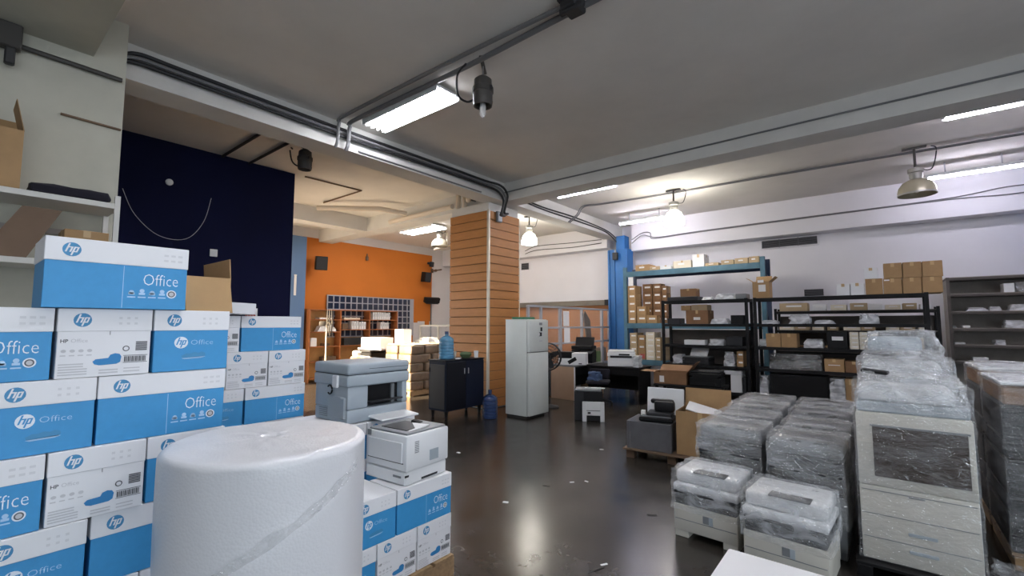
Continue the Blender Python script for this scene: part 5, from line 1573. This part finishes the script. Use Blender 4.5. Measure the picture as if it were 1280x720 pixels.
# speakers and screen on the wall
def speaker(label, y, z, s=1.0, rz=0):
    c = thing('wall_speaker', label, 'speaker', (-12.62, y, z), R(rz), rot=(0, R(8), R(rz)))
    part('cabinet', c, (.28 * s, .34 * s, .42 * s), (0, 0, 0), 'plastic_black', .02, seg=2)
    part('grille', c, (.01, .30 * s, .38 * s), (.14 * s, 0, .02 * s), 'plastic_dark', .004)
    part('bracket', c, (.14, .06, .08), (-.20 * s, 0, .18 * s), 'plastic_black')
    return c
speaker('black loudspeaker mounted at left on the orange wall', 6.80, 3.22, .95, -20)
speaker('black loudspeaker mounted at right end of the orange wall', 10.75, 3.15, .85, 0)
speaker('small dark loudspeaker up in the corner near ceiling', 11.0, 3.72, .45, 30)
c = thing('wall_screen', 'black screen on a bracket low at right of orange wall', 'screen', (-12.70, 11.10, 2.42), 0, rot=(0, R(20), R(-12)))
part('housing', c, (.14, .62, .20), (0, 0, 0), 'plastic_black', .02)
part('arm', c, (.20, .05, .05), (-.16, 0, .08), 'plastic_dark')
part('base_edge', c, (.18, .50, .02), (0.01, 0, -.02), 'plastic_dark', .004)
tag(tube('conduit', [(-12.97, 11.32, 1.0), (-12.97, 11.32, 2.40)], .025, 'pipe_grey'), 'thin grey conduit down the wall under the black screen', 'conduit')
c = thing('wall_mount', 'brown wall bracket above the right loudspeaker', 'bracket', (-12.8, 11.35, 3.62))
tube('arm', [(-.18, 0, .02), (.10, -.06, .0), (.25, .1, .04)], .025, 'dark_board', c)
part('plate', c, (.03, .12, .16), (-.185, 0, -.06), 'dark_board', .004)
lathe('joint', [(.04, -.04), (.06, 0), (.04, .04)], 'dark_board', c, (.10, -.06, 0), seg=10)
c = thing('wall_detector', 'small brown detector high on the orange wall', 'detector', (-12.96, 8.55, 3.72))
part('body', c, (.05, .10, .14), (0, 0, 0), 'dark_board', .02, seg=2)
part('stalk', c, (.03, .03, .08), (0, 0, .14), 'dark_board')
cable('drain_pipe', 'white branched pipe under the ceiling near the troffer', [(-10.9, 9.6, 4.0), (-10.2, 9.5, 4.02), (-9.4, 9.6, 4.0)], .03, 'pipe_cream', 'pipe')
tag(tube('drain_pipe', [(-10.2, 9.5, 4.055), (-10.2, 9.5, 4.46)], .03, 'pipe_cream'), 'short vertical white pipe joining the branched pipe', 'pipe')

# sunlit parcels on a pallet
px0, px1, py0, py1 = -9.35, -8.35, 6.70, 8.05
c = pallet('wooden pallet under the sunlit brown parcels', px0, px1, py0, py1, .13)
random.seed(21)
lay = ['lowest', 'second', 'third', 'fourth', 'top']
colm = ['front left', 'front right', 'middle left', 'middle right', 'rear left', 'rear right']
ph = .205
for k in range(5):
    odd = k % 2
    nx, ny = (1, 3) if not odd else (2, 2)
    if odd: cells = [(px0 + .25, py0 + .33, .48, .64), (px0 + .75, py0 + .33, .48, .64), (px0 + .25, py0 + 1.0, .48, .64), (px0 + .75, py0 + 1.0, .48, .64)]
    else: cells = [(px0 + .25, py0 + .22, .48, .42), (px0 + .75, py0 + .22, .48, .42), (px0 + .25, py0 + .67, .48, .42), (px0 + .75, py0 + .67, .48, .42), (px0 + .25, py0 + 1.12, .48, .42), (px0 + .75, py0 + 1.12, .48, .42)]
    for i, (x_, y_, w_, d_) in enumerate(cells):
        nm_ = (['front left', 'front right', 'rear left', 'rear right'] if odd else colm)[i]
        o = thing('parcel', '%s brown wrapped parcel in the %s layer on sunlit pallet' % (nm_, lay[k]), 'parcel', (x_ + random.uniform(-.015, .015), y_, .132 + k * ph), R(random.uniform(-1.0, 1.0)))
        part('wrap', o, (w_ - .03, d_ - .02, ph - .006), (0, 0, 0), 'foil_pack', .035, seg=3)
        part('tape', o, (w_ - .10, d_ - .014, .006), (0, 0, ph - .010), 'tape', .002)
zt = .132 + 5 * ph
slab('sheet', 'pale cardboard sheet over the sunlit parcel stack', 'sheet', (.9, 1.2, .015), (-8.88, 7.40, zt + .004), 'cream_card', R(3))
slab('bright_carton', 'white carton brightly lit by sun on the parcel stack', 'carton', (.30, .26, .34), (-9.08, 7.05, zt + .021), 'label_white', R(2), .004)
o = film_shell('plastic_bag', (.5, .4, .14), 0, 'bag', None, 61, .04, .4, 6); o.location = (-8.75, 7.55, zt + .021); tag(o, 'pale plastic bag heap on the parcel stack', 'bag')
# second pile, left
c = pallet('wooden pallet under the mixed pile left of sunlit parcels', -10.75, -9.75, 6.55, 7.85, .13)
slab('parcel', 'long bright parcel in front of the black bin, sunlit', 'parcel', (.60, .34, .24), (-9.66 + .06, 6.30, .62), 'foil_pack', R(3), .03)
slab('parcel_support', 'brown carton under the long bright parcel', 'carton', (.56, .40, .615), (-9.62, 6.30, 0), 'cardboard', R(3), .01)
c = thing('black_bin', 'tall black bin between the sunlit piles', 'bin', (-10.02, 6.85, .132))
part('body', c, (.42, .44, .82), (0, 0, 0), 'plastic_black', .02)
part('lid', c, (.46, .48, .05), (0, 0, .822), 'plastic_dark', .01)
part('white_side', c, (.40, .012, .60), (-.0, -.226, .12), 'label_white')
c = thing('sunlit_carton', 'white carton with grey side standing on the black bin', 'carton', (-9.98, 6.95, 1.008), R(2))
part('base_sheet', c, (.95, .5, .04), (0, 0, 0), 'frame_grey', .004)
part('body', c, (.78, .40, .26), (-.02, 0, .042), 'plastic_white', .006)
part('flap', c, (.74, .002, .1), (-.02, -.202, .17), 'label_white')
pl = [('lower left', -10.5, 6.75, .132, .40, .5, .30, 'foil_pack'), ('upper left', -10.52, 6.78, .44, .36, .44, .22, 'foil_pack'), ('topmost', -10.48, 6.80, .67, .34, .40, .14, 'cream_card'), ('rear', -10.45, 7.45, .132, .5, .6, .75, 'plastic_black')]
for nm_, x_, y_, z_, w_, d_, h_, m_ in pl:
    slab('parcel', nm_ + ' parcel of the mixed pile left of the black bin', 'parcel', (w_, d_, h_), (x_, y_, z_), m_, R(random.uniform(-6, 6)), .02)
slab('parcel', 'dark bag on the top of the mixed pile', 'bag', (.3, .36, .10), (-10.46, 7.35, .886), 'plastic_black', R(20), .05)
slab('parcel', 'crumpled pale parcel topping the mixed pile', 'parcel', (.30, .34, .15), (-10.5, 6.80, .814), 'paper', R(-14), .04)
slab('parcel', 'low white parcel at the front of the black bin', 'parcel', (.30, .26, .60), (-10.11, 6.30, .0), 'foil_pack', R(8), .02)
# framed counter screen behind the parcels
c = thing('framed_screen', 'pale framed glass screen behind the sunlit parcels', 'screen', (-9.3, 8.7, 0))
for x_ in (-1.1, -.35, .35, 1.1): part('post', c, (.05, .05, 1.62), (x_, 0, 0), 'plastic_offwhite', .003)
for z_ in (.9, 1.58): part('rail', c, (2.25, .05, .045), (0, 0, z_), 'plastic_offwhite', .003)
part('pane', c, (2.2, .008, .64), (0, 0, .93), 'glass_clear')
part('kick_panel', c, (2.2, .02, .88), (0, 0, .02), 'wall_pale')
c = thing('reception_board', 'peach board propped behind the framed screen', 'board', (-8.7, 9.05, 0))
part('panel', c, (1.2, .04, 1.55), (0, 0, 0), 'wall_peach', .004)
part('edge', c, (1.22, .05, .03), (0, 0, 1.55), 'plastic_offwhite', .003)

# ---------------------------------------------------------------- litter on the floor
lit = [('small white paper scrap on the floor left of centre', 632, 628, .05, .03, 20), ('white paper bit on the floor in the middle distance', 715, 603, .045, .02, 50), ('white speck of paper on the floor right of centre', 733, 602, .04, .02, -10),
       ('white scrap on the floor near the low carton stack', 573, 566, .05, .03, 0), ('white scrap on the floor before the trolley', 752, 562, .05, .025, 30), ('white strip end on the floor at bottom centre', 755, 706, .05, .015, 60)]
for l_, a_, b_, w_, d_, r_ in lit:
    p = on(a_, b_, 'z', 0)
    slab('paper_scrap', l_, 'litter', (w_, d_, .004), (p.x, p.y, .0005), 'paper', R(r_), 0)
for l_, a_, b_, w_, d_, r_ in (('dark flat scrap on the floor at left of centre aisle', 683, 607, .07, .03, 10), ('dark thin strip on the floor at bottom centre', 745, 713, .14, .008, 70), ('dark scrap on the floor near front wrapped printer', 815, 644, .08, .03, 30)):
    p = on(a_, b_, 'z', 0)
    slab('rubber_scrap', l_, 'litter', (w_, d_, .004), (p.x, p.y, .0005), 'rubber', R(r_), 0)

# ---------------------------------------------------------------- groups of repeats
GROUPS = {'paper_carton': 'white and blue paper cartons on the pallets', 'pallet': 'pallets on the floor', 'fluorescent_light': 'fluorescent ceiling lights', 'bell_lamp': 'bell lamps under the ceiling',
          'cap_lamp': 'dark cap lamps', 'wrapped_printer': 'film wrapped printers', 'wrapped_copier': 'large wrapped copiers', 'wrapped_load': 'film wrapped pallet loads', 'parcel': 'brown parcels in the orange room',
          'binder': 'binders in the bookcase', 'plastic_bag': 'plastic bags on the shelves and desks', 'cardboard_box': 'brown cardboard boxes', 'tall_carton': 'tall brown cartons on the long rack',
          'flat_carton': 'flat cartons on the rear dark rack', 'long_carton': 'long cartons on the rear dark rack', 'brown_carton': 'cartons on top of the teal rack', 'white_carton': 'white cartons on the racks',
          'shelf_rack': 'metal shelf racks', 'desktop_printer': 'printers on the desks', 'water_bottle': 'water jugs', 'cup': 'cups on the cabinet', 'conduit': 'conduits', 'cable': 'loose cables', 'junction_box': 'junction boxes',
          'air_vent': 'wall vents', 'wall_speaker': 'loudspeakers', 'paper_pile': 'things in the bookcase', 'paper_scrap': 'white scraps', 'rubber_scrap': 'dark floor scraps', 'drain_pipe': 'drain pipes', 'riser_pipe': 'riser pipes',
          'pedestal_fan': 'pedestal fans', 'notice': 'paper notices', 'office_desk': 'black desks', 'storage_box': 'storage boxes', 'flat_box': 'flat white boxes', 'black_device': 'dark devices on the left black rack'}
for o in list(COL.objects):
    if o.parent or 'label' not in o or 'group' in o: continue
    k = o.name.split('.')[0]
    if k in GROUPS: o['group'] = GROUPS[k]
